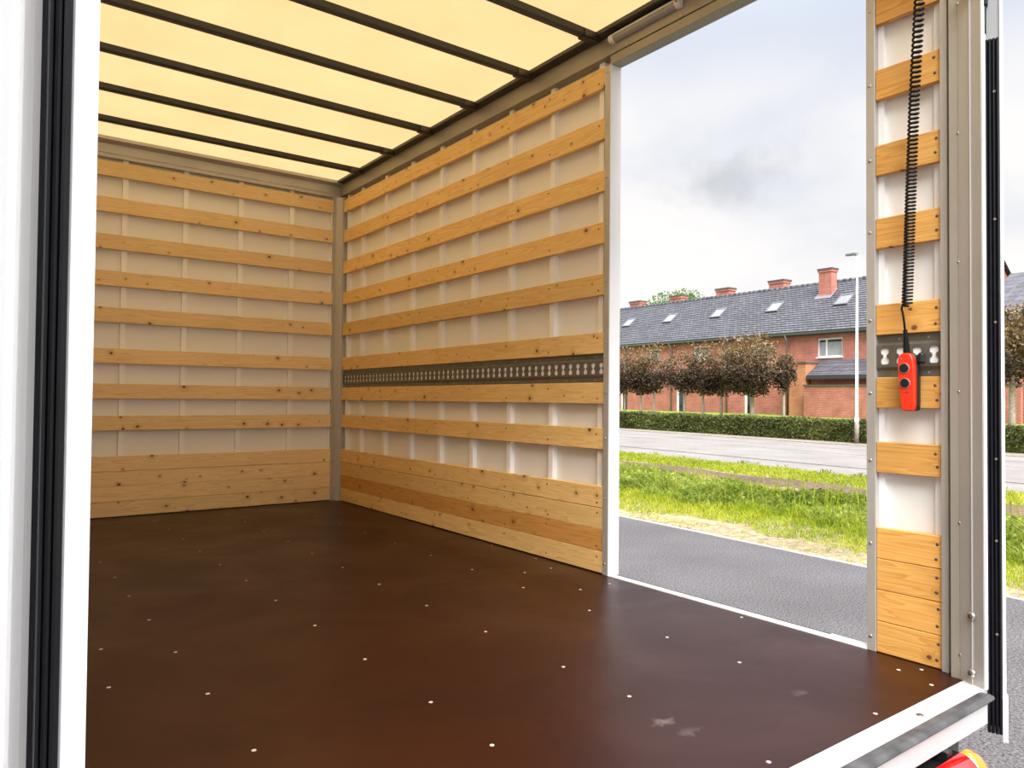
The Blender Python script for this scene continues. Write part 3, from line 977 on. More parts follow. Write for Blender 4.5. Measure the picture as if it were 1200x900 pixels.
half = [(0.000, 0.000), (0.012, 0.001), (0.0175, 0.006), (0.019, 0.020), (0.0215, 0.070), (0.0235, 0.120), (0.0225, 0.150), (0.018, 0.165), (0.010, 0.171), (0.000, 0.172)]
outl = half + [(-a, b) for a, b in reversed(half[1:-1])]
outl = [(a + TILT * b, b) for a, b in outl]     # image right is -y: the foot hangs a little toward the rear post
body = put('front_shell', shell(outl, -0.014, 0.006, 0.006), M['red'], rc, label='red front shell')
put('back_shell', shell([(a * 1.03 - 0.0005, b) for a, b in outl], 0.006, 0.026, 0.0), M['black'], rc, label='black back shell')
for z in (0.127, 0.083):
    yc = TILT * z + 0.003
    btn = put('push_button', MB().tube([(-0.0135, yc, z), (-0.0165, yc, z), (-0.0175, yc, z)], [0.0135, 0.0135, 0.011], 18), M['black'], rc, label='round black push button')
    ring = MB()
    NN = 18
    for k in range(NN):
        a = 2 * math.pi * k / NN
        for r_, x_ in ((0.0135, -0.0168), (0.0148, -0.0168), (0.0152, -0.0138)):
            ring.v.append((x_, yc + r_ * math.cos(a), z + r_ * math.sin(a)))
    for k in range(NN):
        k2 = (k + 1) % NN
        for q in (0, 1):
            ring.f.append((k * 3 + q, k2 * 3 + q, k2 * 3 + q + 1, k * 3 + q + 1))
            ring.sm.append(False)
    put('button_ring', ring, M['grey_ring'], btn)
marks = MB()
for dy, wd, hh in ((0.0095, 0.0013, 0.0015), (0.0028, 0.002, 0.0024), (-0.0018, 0.002, 0.0024), (-0.0085, 0.0013, 0.0015)):
    yy = TILT * 0.056 + dy
    marks.box((-0.0146, yy - wd, 0.056 - hh), (-0.0138, yy + wd, 0.056 + hh))
put('printed_marks', marks, M['dark_steel'], rc)
for dy in (0.011, -0.012):
    put('shell_screw', MB().tube([(-0.011, TILT * 0.158 + dy, 0.156), (-0.0142, TILT * 0.158 + dy, 0.156)], 0.0026, 8), M['steel'], rc)
put('hook_clip', MB().box((0.004, -0.036, 0.140), (0.030, -0.017, 0.172), 0.006), M['black'], rc, label='black hook clip')
# strain relief: a ribbed collar tapering upward
pts, rads = [], []
zz, top = 0.170, 0.236
k = 0
while zz < top:
    f_ = (zz - 0.17) / (top - 0.17)
    for dz, rr in ((0.0, 1.0), (0.0045, 1.0), (0.0046, 0.72), (0.0062, 0.72)):
        pts.append((0.0, 0.008 + 0.004 * f_, zz + dz))
        rads.append((0.0100 - 0.0036 * f_) * rr)
    zz += 0.0066
put('strain_relief', MB().tube(pts, rads, 12, smooth=False), M['rubber'], rc, label='ribbed black strain relief')
# the plain tail of the cable, then the coil up to the roof rail
rz = 0.745
base = Vector((2.236, 1.045, rz))


def rel(y, z, x=2.228):
    return Vector((x, y, z)) - base


put('cable_tail', MB().tube([Vector((0.0, 0.012, 0.232)), Vector((-0.004, 0.013, 0.262)), rel(1.060, 1.035), rel(1.064, 1.050), rel(1.060, 1.058), rel(1.050, 1.056)], 0.0033, 8), M['rubber'], rc)
cl = [(1.048, 1.056), (1.043, 1.20), (1.036, 1.40), (1.026, 1.66), (1.010, 1.95), (1.000, 2.12), (0.990, 2.302)]


def axis_at(z):
    for (ya, za), (yb, zb) in zip(cl, cl[1:]):
        if z <= zb:
            return ya + (yb - ya) * (z - za) / (zb - za)
    return cl[-1][0]


coil = []
z, ang = cl[0][1], 0.0
SEG = 11
while z < 2.30:
    f_ = (z - 1.056) / (1.95 - 1.056)
    pitch = 0.0098 + (0.0158 - 0.0098) * min(1.0, max(0.0, (f_ - 0.25) / 0.7))
    coil.append(rel(axis_at(z) + 0.0125 * math.sin(ang), z, 2.228 + 0.0125 * math.cos(ang)))
    ang += 2 * math.pi / SEG
    z += pitch / SEG
put('coiled_cable', MB().tube(coil, 0.0034, 6), M['rubber'], rc, label='black coiled cable')

# ---------------------------------------------------------------- tail lamp under the sill
tl = empty('tail_lamp', (1.885, 0.80, -0.155), 'red and orange tail lamp under the rear sill', 'lamp')


def lens(x0, x1, r_end, bev):
    """a lozenge with one rounded end, seen mostly from above; profile in (y, z) swept along x with a domed end"""
    mb = MB()
    prof = []
    for k in range(17):
        a = math.pi * k / 16
        prof.append((-0.055 * math.sin(a), 0.075 * math.cos(a)))
    secs = [(x0, 1.0)]
    for k in range(9):
        a = math.pi / 2 * k / 8
        secs.append((x1 - r_end + r_end * math.sin(a), max(0.02, math.cos(a)) if r_end > 0 else 1.0))
    n = len(prof)
    for (x, s) in secs:
        s2 = s ** 0.6
        for (y, z_) in prof:
            mb.v.append((x, y * s2, z_ * s2))
    for q in range(len(secs) - 1):
        for i in range(n - 1):
            mb.f.append((q * n + i, q * n + i + 1, (q + 1) * n + i + 1, (q + 1) * n + i))
            mb.sm.append(True)
    mb.f.append(tuple(range(n)))
    mb.sm.append(False)
    mb.f.append(tuple((len(secs) - 1) * n + i for i in range(n)))
    mb.sm.append(False)
    return mb


put('red_lens', lens(-0.14, 0.078, 0.0, 0), M['lens_red'], tl, label='red lens')
put('orange_lens', lens(0.078, 0.160, 0.060, 0), M['lens_orange'], tl, label='orange lens with rounded end')
put('housing', MB().box((-0.30, 0.0005, -0.07), (0.120, 0.05, 0.058), 0.004).box((-0.30, -0.045, -0.07), (-0.141, 0.0, 0.070), 0.004), M['black'], tl, label='black lamp housing')
put('lamp_bracket', MB().box((0.02, 0.004, 0.05), (0.045, 0.035, 0.0885), 0.002), M['black'], tl)

# chassis beam that carries floor, sill and lamp
cb = MB().box((0.5, 0.95, -0.25), (0.6, D, -0.03)).box((1.75, 0.95, -0.25), (1.85, D, -0.03)).box((0.15, 0.86, -0.22), (2.10, 0.95, -0.07))
put('chassis_frame', cb, M['dark_trim'], kind='structure', label='dark chassis beams under the load floor', category='chassis')


# ================================================================== OUTSIDE (street frame: x right, y along, z up from the street)
def out_structure(name, mb, mat, label, cat):
    o = structure(name, mb, mat, label, category=cat, mw=OUT)
    return o


out_structure('asphalt_yard', MB().box((-60, -60, -0.3), (7.12, 90, 0.0)), M['asphalt'], 'dark asphalt carriageway beside the truck', 'pavement')
edging = out_structure('asphalt_kerb', MB().box((7.118, -3, -0.2), (7.128, -2.99, -0.1)), M['kerb'], 'thin pale concrete edging along the asphalt', 'kerb')
ke = MB().box((7.124, -0.498, -0.2), (7.174, 0.498, 0.010), 0.004).mesh('kerb_stone')
for k in range(-2, 22):
    put('kerb_stone', ke, M['kerb'], edging, loc=(random.uniform(-.003, .003), k + 0.5, random.uniform(-.004, .004)))
out_structure('verge_ground', MB().box((7.185, -30, -0.3), (15.0, 90, -0.005)), M['soil'], 'sandy soil of the grass verge beyond the asphalt', 'ground')
dm = MB()
seg = []
for k in range(60):
    y = -2 + k * 0.5
    a = 11.9 + 0.25 * math.sin(k * 1.3) + 0.15 * math.sin(k * 3.1)
    b = 13.25 + 0.12 * math.sin(k * 0.9 + 1)
    seg.append((y, a, b))
for (y, a, b), (y2, a2, b2) in zip(seg, seg[1:]):
    dm.add([(a, y, -0.004), (b, y, -0.004), (b2, y2, -0.004), (a2, y2, -0.004), ((a + b) / 2, y, 0.05), ((a2 + b2) / 2, y2, 0.05)],
           [(0, 4, 5, 3), (4, 1, 2, 5)], True)
out_structure('dirt_strip', dm, M['dirt'], 'bare brown dirt strip in the verge before the road', 'ground')
rd = MB()
rd.box((15.0, -40, -0.3), (16.60, 120, 0.0)).box((16.88, -40, -0.3), (20.55, 120, 0.0)).box((20.62, -40, -0.3), (22.35, 120, 0.0)).box((22.45, -40, -0.3), (24.25, 120, 0.0))
road = out_structure('road', rd, M['concrete'], 'pale concrete road running past the hedge', 'road')
put('road_joint', MB().box((16.60, -40, -0.3), (16.88, 120, -0.012)).box((20.55, -40, -0.3), (20.62, 120, -0.012)).box((22.35, -40, -0.3), (22.45, 120, -0.012)), M['joint'], road)
out_structure('road_gutter', MB().box((24.25, -40, -0.3), (25.45, 120, 0.02)), M['gutter_stone'], 'brown gutter strip along the foot of the hedge', 'kerb')
lw = MB().add([(25.45, -40, 0.0), (25.45, 120, 0.0), (37.0, 120, 0.55), (37.0, -40, 0.55), (60, 120, 0.55), (60, -40, 0.55)], [(0, 1, 2, 3), (3, 2, 4, 5)])
out_structure('lawn', lw, M['lawn'], 'mown lawn between hedge and brick houses', 'lawn')
out_structure('far_ground', MB().add([(60, -80, 0.4), (60, 200, 0.4), (260, 200, 0.0), (260, -80, 0.0)], [(0, 1, 2, 3)]), M['lawn'], 'green ground beyond the brick houses', 'ground')


def fast_mesh(name, verts, loops, counts, mat):
    me = bpy.data.meshes.new(name)
    me.vertices.add(len(verts))
    me.vertices.foreach_set('co', verts.astype(np.float32).ravel())
    me.loops.add(len(loops))
    me.loops.foreach_set('vertex_index', loops.astype(np.int32))
    me.polygons.add(len(counts))
    st_ = np.concatenate(([0], np.cumsum(counts)[:-1])).astype(np.int32)
    me.polygons.foreach_set('loop_start', st_)
    me.polygons.foreach_set('loop_total', counts.astype(np.int32))
    me.update(calc_edges=True)
    me.validate()
    me.materials.append(mat)
    return me


def blades(name, x, y, z, h, wd, lean, mat):
    """bent grass blades, one quad and one tip triangle each"""
    n = len(x)
    a = RNG.uniform(0, 2 * np.pi, n)
    la = RNG.uniform(0, 2 * np.pi, n)
    dx, dy = np.cos(a) * wd / 2, np.sin(a) * wd / 2
    lx, ly = np.cos(la) * h * lean, np.sin(la) * h * lean
    B = np.stack([x, y, z], 1)
    V = np.zeros((n, 5, 3))
    o = np.stack([dx, dy, 0 * dx], 1)
    mid = B + np.stack([lx * 0.35, ly * 0.35, h * 0.6], 1)
    tip = B + np.stack([lx, ly, h * (1 - 0.3 * lean)], 1)
    V[:, 0], V[:, 1] = B - o, B + o
    V[:, 2], V[:, 3] = mid + o * 0.75, mid - o * 0.75
    V[:, 4] = tip
    i = np.arange(n)[:, None] * 5
    lo = np.concatenate([i + np.array([[0, 1, 2, 3]]), i + np.array([[3, 2, 4]])], 1).ravel()
    cn = np.tile([4, 3], n)
    return fast_mesh(name, V.reshape(-1, 3), lo, cn, mat)


def leaves(name, P, size, mat, flat=0.0):
    """small folded leaves at points P, random facing"""
    n = len(P)
    d = RNG.normal(size=(n, 3))
    d[:, 2] *= (1 - flat)
    d /= np.linalg.norm(d, axis=1)[:, None]
    e = np.cross(d, RNG.normal(size=(n, 3)))
    e /= np.linalg.norm(e, axis=1)[:, None] + 1e-9
    s = (size * RNG.uniform(0.6, 1.25, n))[:, None]
    V = np.zeros((n, 4, 3))
    V[:, 0], V[:, 2] = P - d * s, P + d * s
    V[:, 1], V[:, 3] = P + e * s * 0.6, P - e * s * 0.6
    lo = np.arange(n * 4)
    return fast_mesh(name, V.reshape(-1, 3), lo, np.full(n, 4), mat)


def wave(y, k=0.0):
    return 0.25 * np.sin(y * 1.1 + k) + 0.18 * np.sin(y * 2.7 + 2 * k) + 0.1 * np.sin(y * 6.1 + k)


# short bright grass: front band, back band
def band(n, x0, x1, y0, y1, edge0, edge1):
    y = RNG.uniform(y0, y1, n)
    u = RNG.uniform(0, 1, n)
    a = x0 + wave(y, 1.0) * edge0
    b = x1 + wave(y, 2.2) * edge1
    return a + (b - a) * u, y, u


gx, gy, gu = band(52000, 7.75, 9.4, -1.0, 20.0, 0.8, 1.0)
clump = 0.5 + 0.5 * np.sin(gx * 5.1 + 1.7 * np.sin(gy * 3.3)) * np.sin(gy * 4.7)
gh = (0.05 + 0.12 * gu) * RNG.uniform(0.5, 1.3, len(gx)) * (0.6 + 0.7 * clump)
m1 = blades('short_grass', gx, gy, np.full(len(gx), -0.01), gh, RNG.uniform(0.006, 0.013, len(gx)), 0.75, M['grass_short'])
put('short_grass', m1, None, mw=OUT, kind='stuff', label='bright yellow-green short grass along the sandy edge of the asphalt', category='grass')
gx, gy, gu = band(30000, 13.2, 15.02, -1.0, 24.0, 0.3, 0.12)
gh = 0.09 * RNG.uniform(0.4, 1.3, len(gx))
m2 = blades('roadside_grass', gx, gy, np.full(len(gx), -0.01), gh, RNG.uniform(0.012, 0.022, len(gx)), 0.8, M['grass_short'])
put('roadside_grass', m2, None, mw=OUT, kind='stuff', label='narrow band of short grass between dirt strip and pale road', category='grass')
# sparse tufts on the sand
gx, gy, gu = band(5200, 7.2, 7.9, -1.0, 20.0, 0.1, 0.6)
keep = (np.sin(gy * 3.1 + gx * 4) + np.sin(gy * 7.7)) > -0.4
gx, gy = gx[keep], gy[keep]
m3_ = blades('sand_tufts', gx, gy, np.full(len(gx), -0.01), 0.05 * RNG.uniform(0.4, 1.4, len(gx)), RNG.uniform(0.005, 0.01, len(gx)), 0.9, M['grass_short'])
put('sand_tufts', m3_, None, mw=OUT, kind='stuff', label='sparse grass tufts on the sandy strip by the kerb', category='grass')
# tall weeds
gx, gy, gu = band(56000, 8.85, 11.2, -1.0, 22.0, 0.9, 0.8)
mound = np.sin(np.pi * np.clip(gu, 0, 1)) ** 0.5
cl2 = 0.55 + 0.45 * np.sin(gx * 2.3 + 2.0 * np.sin(gy * 1.1)) * np.sin(gy * 2.1 + 0.5)
gh = (0.10 + 0.27 * mound * cl2) * RNG.uniform(0.45, 1.25, len(gx))
m4 = blades('tall_grass', gx, gy, np.full(len(gx), -0.01), gh, RNG.uniform(0.012, 0.026, len(gx)), 0.6, M['grass_tall'])
tall = put('tall_weeds', m4, None, mw=OUT, kind='stuff', label='tall green weeds and grass in the middle of the verge', category='weeds')
gx, gy, gu = band(20000, 9.1, 11.0, -1.0, 22.0, 0.6, 0.6)
cl2 = 0.55 + 0.45 * np.sin(gx * 2.3 + 2.0 * np.sin(gy * 1.1)) * np.sin(gy * 2.1 + 0.5)
P = np.stack([gx, gy, (0.07 + 0.26 * cl2 * np.sin(np.pi * gu) ** 0.5) * RNG.uniform(0.3, 1.1, len(gx))], 1)
put('weed_leaves', leaves('weed_leaves', P, 0.035, M['grass_tall'], 0.3), None, tall, kind='stuff')
gx, gy, gu = band(12000, 10.9, 12.0, -1.0, 22.0, 0.6, 0.8)
m4b = blades('low_grass', gx, gy, np.full(len(gx), -0.01), 0.085 * RNG.uniform(0.4, 1.3, len(gx)), RNG.uniform(0.010, 0.018, len(gx)), 0.8, M['grass_short'])
put('low_grass', m4b, None, tall, kind='stuff')
# thin seed stalks standing above the weeds
ns = 700
sx, sy = RNG.uniform(9.0, 11.0, ns), RNG.uniform(0, 18, ns)
m5 = blades('seed_stalks', sx, sy, np.zeros(ns), RNG.uniform(0.35, 0.75, ns), np.full(ns, 0.012), 0.25, M['grass_short'])
put('seed_stalks', m5, None, tall, kind='stuff')
# fringe leaning on to the road edge
gx, gy, gu = band(1800, 15.0, 15.25, -1.0, 24.0, 0.0, 0.4)
keep = np.sin(gy * 2.3) + np.sin(gy * 5.9 + 1) > 0.5
m6 = blades('edge_tufts', gx[keep], gy[keep], np.zeros(keep.sum()), 0.12 * RNG.uniform(0.4, 1.3, keep.sum()), np.full(keep.sum(), 0.02), 0.7, M['grass_tall'])
put('edge_tufts', m6, None, mw=OUT, kind='stuff', label='dark grass tufts on the near edge of the pale road', category='grass')

# ---------------------------------------------------------------- hedge
hx0, hx1, hz = 25.55, 26.45, 0.80


def hedge(y0, y1, name, label):
    core = MB().box((hx0 + 0.06, y0, 0.0), (hx1 - 0.06, y1, hz - 0.05))
    o = put(name, core, M['hedge'], mw=OUT, label=label, category='hedge')
    ln = y1 - y0
    nf, ntp = int(ln * 620), int(ln * 420)
    yy = RNG.uniform(y0, y1, nf)
    zz = RNG.uniform(0.02, hz + 0.01, nf)
    Pf = np.stack([hx0 + 0.02 + 0.05 * np.sin(yy * 3.1) * np.sin(zz * 7 + yy) + RNG.normal(0, 0.03, nf), yy, zz], 1)
    yy = RNG.uniform(y0, y1, ntp)
    Pt = np.stack([RNG.uniform(hx0, hx1, ntp), yy, hz + 0.02 * np.sin(yy * 2.2) + RNG.normal(0, 0.022, ntp)], 1)
    put('hedge_leaves', leaves('hedge_leaves', np.concatenate([Pf, Pt]), 0.055, M['hedge']), None, o, kind='stuff')
    return o


hedge(12.0, 46.0, 'clipped_hedge', 'long low clipped green hedge along the far side of the pale road')
hedge(4.0, 11.7, 'clipped_hedge', 'near end of the clipped hedge, beyond the rear post, before the lone tree')


# ---------------------------------------------------------------- trees
def tree(x, y, zg, crown, trunk_r, n, leafsize, mat, name, label, cat, group=None, lumps=9, open_=0.0, bark='bark', taper=0.0):
    """crown = (cz, rx, ry, rz) above the street; trunk and crown are parts"""
    cz, rx, ry, rz_ = crown
    mw = OUT @ Matrix.Translation((x, y, zg))
    o = empty(name, None, label, cat, group, mw=mw)
    top = cz - zg
    tk = MB().tube([(0, 0, -0.15), (0.02, 0.02, 0.6), (-0.02, 0.0, top * 0.55), (0.0, 0.03, top)], [trunk_r * 1.25, trunk_r, trunk_r * 0.85, trunk_r * 0.4], 8)
    rr = random.Random(int(y * 100))
    for k in range(7):
        a = rr.uniform(0, 6.28)
        z0 = top - rz_ * rr.uniform(0.3, 0.9)
        tk.tube([(0, 0, z0), (rx * 0.35 * math.cos(a), ry * 0.35 * math.sin(a), z0 + 0.3 * rz_), (rx * 0.7 * math.cos(a), ry * 0.7 * math.sin(a), z0 + 0.7 * rz_)], [trunk_r * 0.5, trunk_r * 0.35, trunk_r * 0.12], 6)
    put('trunk', tk, M[bark], o)
    # clustered crown
    r2 = np.random.default_rng(int(y * 37) + 5)
    cs = r2.normal(size=(lumps * 6, 3))
    cs /= np.linalg.norm(cs, axis=1)[:, None]
    cs *= r2.uniform(0.45, 0.95, len(cs))[:, None]
    idx = r2.integers(0, len(cs), n)
    P_ = cs[idx] + r2.normal(0, 0.17 + open_, (n, 3))
    q = np.linalg.norm(P_, axis=1)
    P_ = P_[q < 1.12]
    if taper:
        # flat-bottomed and dense below, thinning to loose shoots above
        P_[:, 2] = np.sign(P_[:, 2]) * np.abs(P_[:, 2]) ** 0.75
        up = np.clip((P_[:, 2] + 0.30) / 0.80, 0, 1)
        P_ = P_[r2.uniform(0, 1, len(P_)) > up * taper]
        P_[:, :2] *= (1 - 0.25 * np.clip(P_[:, 2:3], 0, 1))
    P_ = P_ * np.array([rx, ry, rz_]) + np.array([0, 0, top])
    put('crown', leaves('crown', P_, leafsize, mat), None, o, kind='stuff')
    return o


ROW = [(38.4, 0), (36.9, 0), (35.35, 0), (33.87, 0), (32.71, 0), (30.24, 0), (28.81, 0), (27.5, 0), (23.75, 1)]
LAB = {
    38.4: 'purple-leaved pleached tree at the left end of the row, beside the side door jamb',
    36.9: 'purple-leaved pleached tree, second from the left end of the row',
    35.35: 'purple-leaved pleached tree before the leftmost glazed front door',
    33.87: 'purple-leaved pleached tree with slim trunk between the first two front doors, farther one',
    32.71: 'purple-leaved pleached tree with slim trunk between the first two front doors, nearer one',
    30.24: 'purple-leaved pleached tree just right of the second glazed front door',
    28.81: 'purple-leaved pleached tree midway between second and third front doors',
    27.5: 'purple-leaved pleached tree tucked against the left side of the biggest tree',
    23.75: 'small purple-leaved tree peeping out right of the biggest tree, before the orange brick annex',
}
for (y, kind) in ROW:
    if kind == 0:
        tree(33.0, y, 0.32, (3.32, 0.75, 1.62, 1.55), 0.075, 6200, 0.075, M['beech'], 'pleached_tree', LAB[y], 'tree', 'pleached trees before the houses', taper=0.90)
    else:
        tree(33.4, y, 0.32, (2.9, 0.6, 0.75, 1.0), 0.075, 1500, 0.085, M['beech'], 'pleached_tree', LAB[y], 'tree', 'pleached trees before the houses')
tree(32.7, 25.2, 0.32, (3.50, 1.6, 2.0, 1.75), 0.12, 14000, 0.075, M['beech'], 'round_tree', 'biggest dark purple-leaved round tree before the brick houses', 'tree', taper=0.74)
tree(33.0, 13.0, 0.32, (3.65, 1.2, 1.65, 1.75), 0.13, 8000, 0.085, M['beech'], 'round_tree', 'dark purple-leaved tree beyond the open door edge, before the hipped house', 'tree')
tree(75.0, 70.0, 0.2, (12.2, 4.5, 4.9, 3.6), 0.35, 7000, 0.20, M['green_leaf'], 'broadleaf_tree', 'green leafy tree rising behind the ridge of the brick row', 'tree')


# ---------------------------------------------------------------- houses
FX = 39.0            # facade
EZ = 5.75            # eaves
RX, RZ = 43.0, 8.93  # ridge
Y0, Y1 = 17.5, 62.0
row = empty('terraced_houses', None, 'long row of red brick houses under one grey tiled roof', 'building', mw=OUT @ Matrix.Translation((0, 0, 0)))


def in_row(name, mb, mat, parent=None, **kw):
    return put(name, mb, mat, parent or row, **kw)


WINS = [(23.92, 25.51, 3.97, 5.07), (28.73, 30.15, 4.10, 5.05), (33.45, 34.95, 4.10, 5.05), (38.10, 39.60, 4.15, 5.05), (43.0, 44.5, 4.15, 5.05), (48.0, 49.5, 4.15, 5.05)]
DOORS = [(29.93, 30.67), (35.80, 36.50), (41.50, 42.26), (47.3, 48.0)]
# wall with openings: build as strips
ops = [(a, b, c, d) for (a, b, c, d) in WINS] + [(a, b, 0.0, 2.12) for (a, b) in DOORS]
ycuts = sorted({Y0, Y1, *[v for o_ in ops for v in o_[:2]]})
zcuts = sorted({0.0, EZ - 0.02, *[v for o_ in ops for v in o_[2:]]})
wl = MB()
for ya, yb in zip(ycuts, ycuts[1:]):
    for za, zb in zip(zcuts, zcuts[1:]):
        ym, zm = (ya + yb) / 2, (za + zb) / 2
        if any(o_[0] < ym < o_[1] and o_[2] < zm < o_[3] for o_ in ops):
            continue
        wl.add([(FX, ya, za), (FX, yb, za), (FX, yb, zb), (FX, ya, zb)], [(0, 1, 2, 3)])
for (a, b, c, d) in ops:
    wl.add([(FX, a, c), (FX, b, c), (FX, b, d), (FX, a, d), (FX + 0.16, a, c), (FX + 0.16, b, c), (FX + 0.16, b, d), (FX + 0.16, a, d)],
           [(0, 4, 5, 1), (1, 5, 6, 2), (2, 6, 7, 3), (3, 7, 4, 0)])
wl.add([(FX, Y0, 0), (RX, Y0, 0), (2 * RX - FX, Y0, 0), (2 * RX - FX, Y0, EZ), (RX, Y0, RZ - 0.1), (FX, Y0, EZ)], [(0, 1, 2, 3, 4, 5)])
wl.add([(FX, Y1, 0), (RX, Y1, 0), (2 * RX - FX, Y1, 0), (2 * RX - FX, Y1, EZ), (RX, Y1, RZ - 0.1), (FX, Y1, EZ)], [(0, 1, 2, 3, 4, 5)])
wl.add([(2 * RX - FX, Y0, 0), (2 * RX - FX, Y1, 0), (2 * RX - FX, Y1, EZ), (2 * RX - FX, Y0, EZ)], [(0, 1, 2, 3)])
in_row('wall', wl, M['brick'])
sl_ = (RZ - EZ) / (RX - FX)
ov = 0.35
rf = MB()
# the tiled slope is stepped course by course
NCR = 22
lx0, lz0 = FX - ov, EZ - ov * sl_
for k in range(NCR):
    f0, f1 = k / NCR, (k + 1) / NCR
    xa, za = lx0 + (RX - lx0) * f0, lz0 + (RZ - lz0) * f0
    xb, zb = lx0 + (RX - lx0) * f1, lz0 + (RZ - lz0) * f1
    rf.add([(xa, Y0 - 0.2, za + 0.05), (xa, Y1, za + 0.05), (xb, Y1, zb + 0.015), (xb, Y0 - 0.2, zb + 0.015), (xa, Y0 - 0.2, za - 0.02), (xa, Y1, za - 0.02)], [(0, 1, 2, 3), (4, 5, 1, 0)])
bx, bz = 2 * RX - lx0, lz0
rf.add([(RX, Y0 - 0.2, RZ), (RX, Y1, RZ), (bx, Y1, bz), (bx, Y0 - 0.2, bz)], [(0, 1, 2, 3)])


def tile_mat():
    """courses follow the slope; every tile has its own tone"""
    m, t, b = new_mat('grey_pantiles')
    tc = N(t, 'ShaderNodeTexCoord')
    sp = N(t, 'ShaderNodeSeparateXYZ')
    L(t, tc.outputs['Object'], sp.inputs[0])
    cbn = N(t, 'ShaderNodeCombineXYZ')
    L(t, sp.outputs[1], cbn.inputs[0])
    pitch = (RX - lx0) / NCR
    L(t, math_node(t, 'DIVIDE', math_node(t, 'SUBTRACT', sp.outputs[0], lx0), pitch / 0.24), cbn.inputs[1])
    br = N(t, 'ShaderNodeTexBrick')
    for k_, v_ in (('Scale', 1.0), ('Brick Width', 0.30), ('Row Height', 0.24), ('Mortar Size', 0.018)):
        br.inputs[k_].default_value = v_
    br.inputs['Color1'].default_value = (0.085, 0.081, 0.092, 1)
    br.inputs['Color2'].default_value = (0.135, 0.130, 0.143, 1)
    br.inputs['Mortar'].default_value = (0.022, 0.021, 0.025, 1)
    L(t, cbn.outputs[0], br.inputs['Vector'])
    n = N(t, 'ShaderNodeTexNoise', i_Scale=0.8, i_Detail=5.0)
    L(t, tc.outputs['Object'], n.inputs['Vector'])
    L(t, mixc(t, 1.0, br.outputs['Color'], ramp(t, n.outputs['Fac'], [(0.3, (0.85,) * 3), (0.7, (1.15,) * 3)]), 'MULTIPLY'), b.inputs['Base Color'])
    b.inputs['Roughness'].default_value = 0.55
    return m


M['pantile'] = tile_mat()
roof = in_row('roof', rf, M['pantile'])
rid = MB()
for k in range(int((Y1 - Y0) / 0.42)):
    y = Y0 + k * 0.42
    rid.tube([(RX, y, RZ - 0.02), (RX, y + 0.41, RZ + 0.01)], [0.11, 0.125], 8)
rg = put('ridge_tiles', rid, M['pantile'], roof, kind='stuff')
in_row('gutter', MB().prism([(lx0 - 0.10, lz0 - 0.02), (lx0 + 0.03, lz0 - 0.02), (lx0 + 0.03, lz0 - 0.13), (lx0 - 0.05, lz0 - 0.13)], Y0 - 0.2, Y1, 'y'), M['zinc'])
in_row('eaves_board', MB().box((lx0 + 0.03, Y0 - 0.1, lz0 - 0.20), (FX + 0.01, Y1, lz0 - 0.07)), M['dark_trim'])
for y in (32.0, 27.43, 36.9, 41.6):
    in_row('downpipe', MB().tube([(lx0 - 0.03, y, lz0 - 0.1), (FX - 0.09, y, lz0 - 0.55), (FX - 0.09, y, 0.3)], 0.055, 8), M['zinc'])
# windows
for i, (a, b, c, d) in enumerate(WINS):
    x = FX + 0.10
    fr = MB()
    t_ = 0.09
    fr.box((x, a, c), (x + 0.06, b, c + t_)).box((x, a, d - t_), (x + 0.06, b, d)).box((x, a, c + t_), (x + 0.06, a + t_, d - t_)).box((x, b - t_, c + t_), (x + 0.06, b, d - t_))
    ym = a + (b - a) * 0.66
    fr.box((x, ym - 0.05, c + t_), (x + 0.06, ym + 0.05, d - t_))
    wn = in_row('window', fr, M['frame_white'], label='white-framed upstairs window')
    put('pane', MB().box((x + 0.02, a + t_, c + t_), (x + 0.03, ym - 0.05, d - t_)), M['glass'], wn)
    put('pane', MB().box((x + 0.02, ym + 0.05, c + t_), (x + 0.03, b - t_, d - t_)), M['glass'], wn)
    cu = MB()
    nfold = 12
    pts_ = [(x + 0.12 + 0.02 * (k % 2), a + 0.05 + (b - a - 0.1) * k / nfold) for k in range(nfold + 1)]
    for (xa, ya), (xb, yb) in zip(pts_, pts_[1:]):
        cu.add([(xa, ya, c), (xb, yb, c), (xb, yb, d - 0.22), (xa, ya, d - 0.22)], [(0, 1, 2, 3)])
    put('net_curtain', cu, M['curtain'], wn)
    put('window_sill', MB().box((FX - 0.07, a - 0.05, c - 0.07), (FX + 0.12, b + 0.05, c)), M['frame_white'], wn)
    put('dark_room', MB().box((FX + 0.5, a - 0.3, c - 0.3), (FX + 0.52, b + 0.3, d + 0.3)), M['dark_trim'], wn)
for (a, b) in DOORS:
    x = FX + 0.08
    dr = in_row('front_door', MB().box((x, a, 0.2), (x + 0.07, a + 0.07, 2.12)).box((x, b - 0.16, 0.2), (x + 0.07, b, 2.12)).box((x, a + 0.07, 2.04), (x + 0.07, b - 0.16, 2.12)), M['frame_white'], label='dark glazed front door in a white frame')
    put('pane', MB().box((x + 0.03, a + 0.07, 0.2), (x + 0.045, b - 0.16, 2.04)), M['glass_dark'], dr)
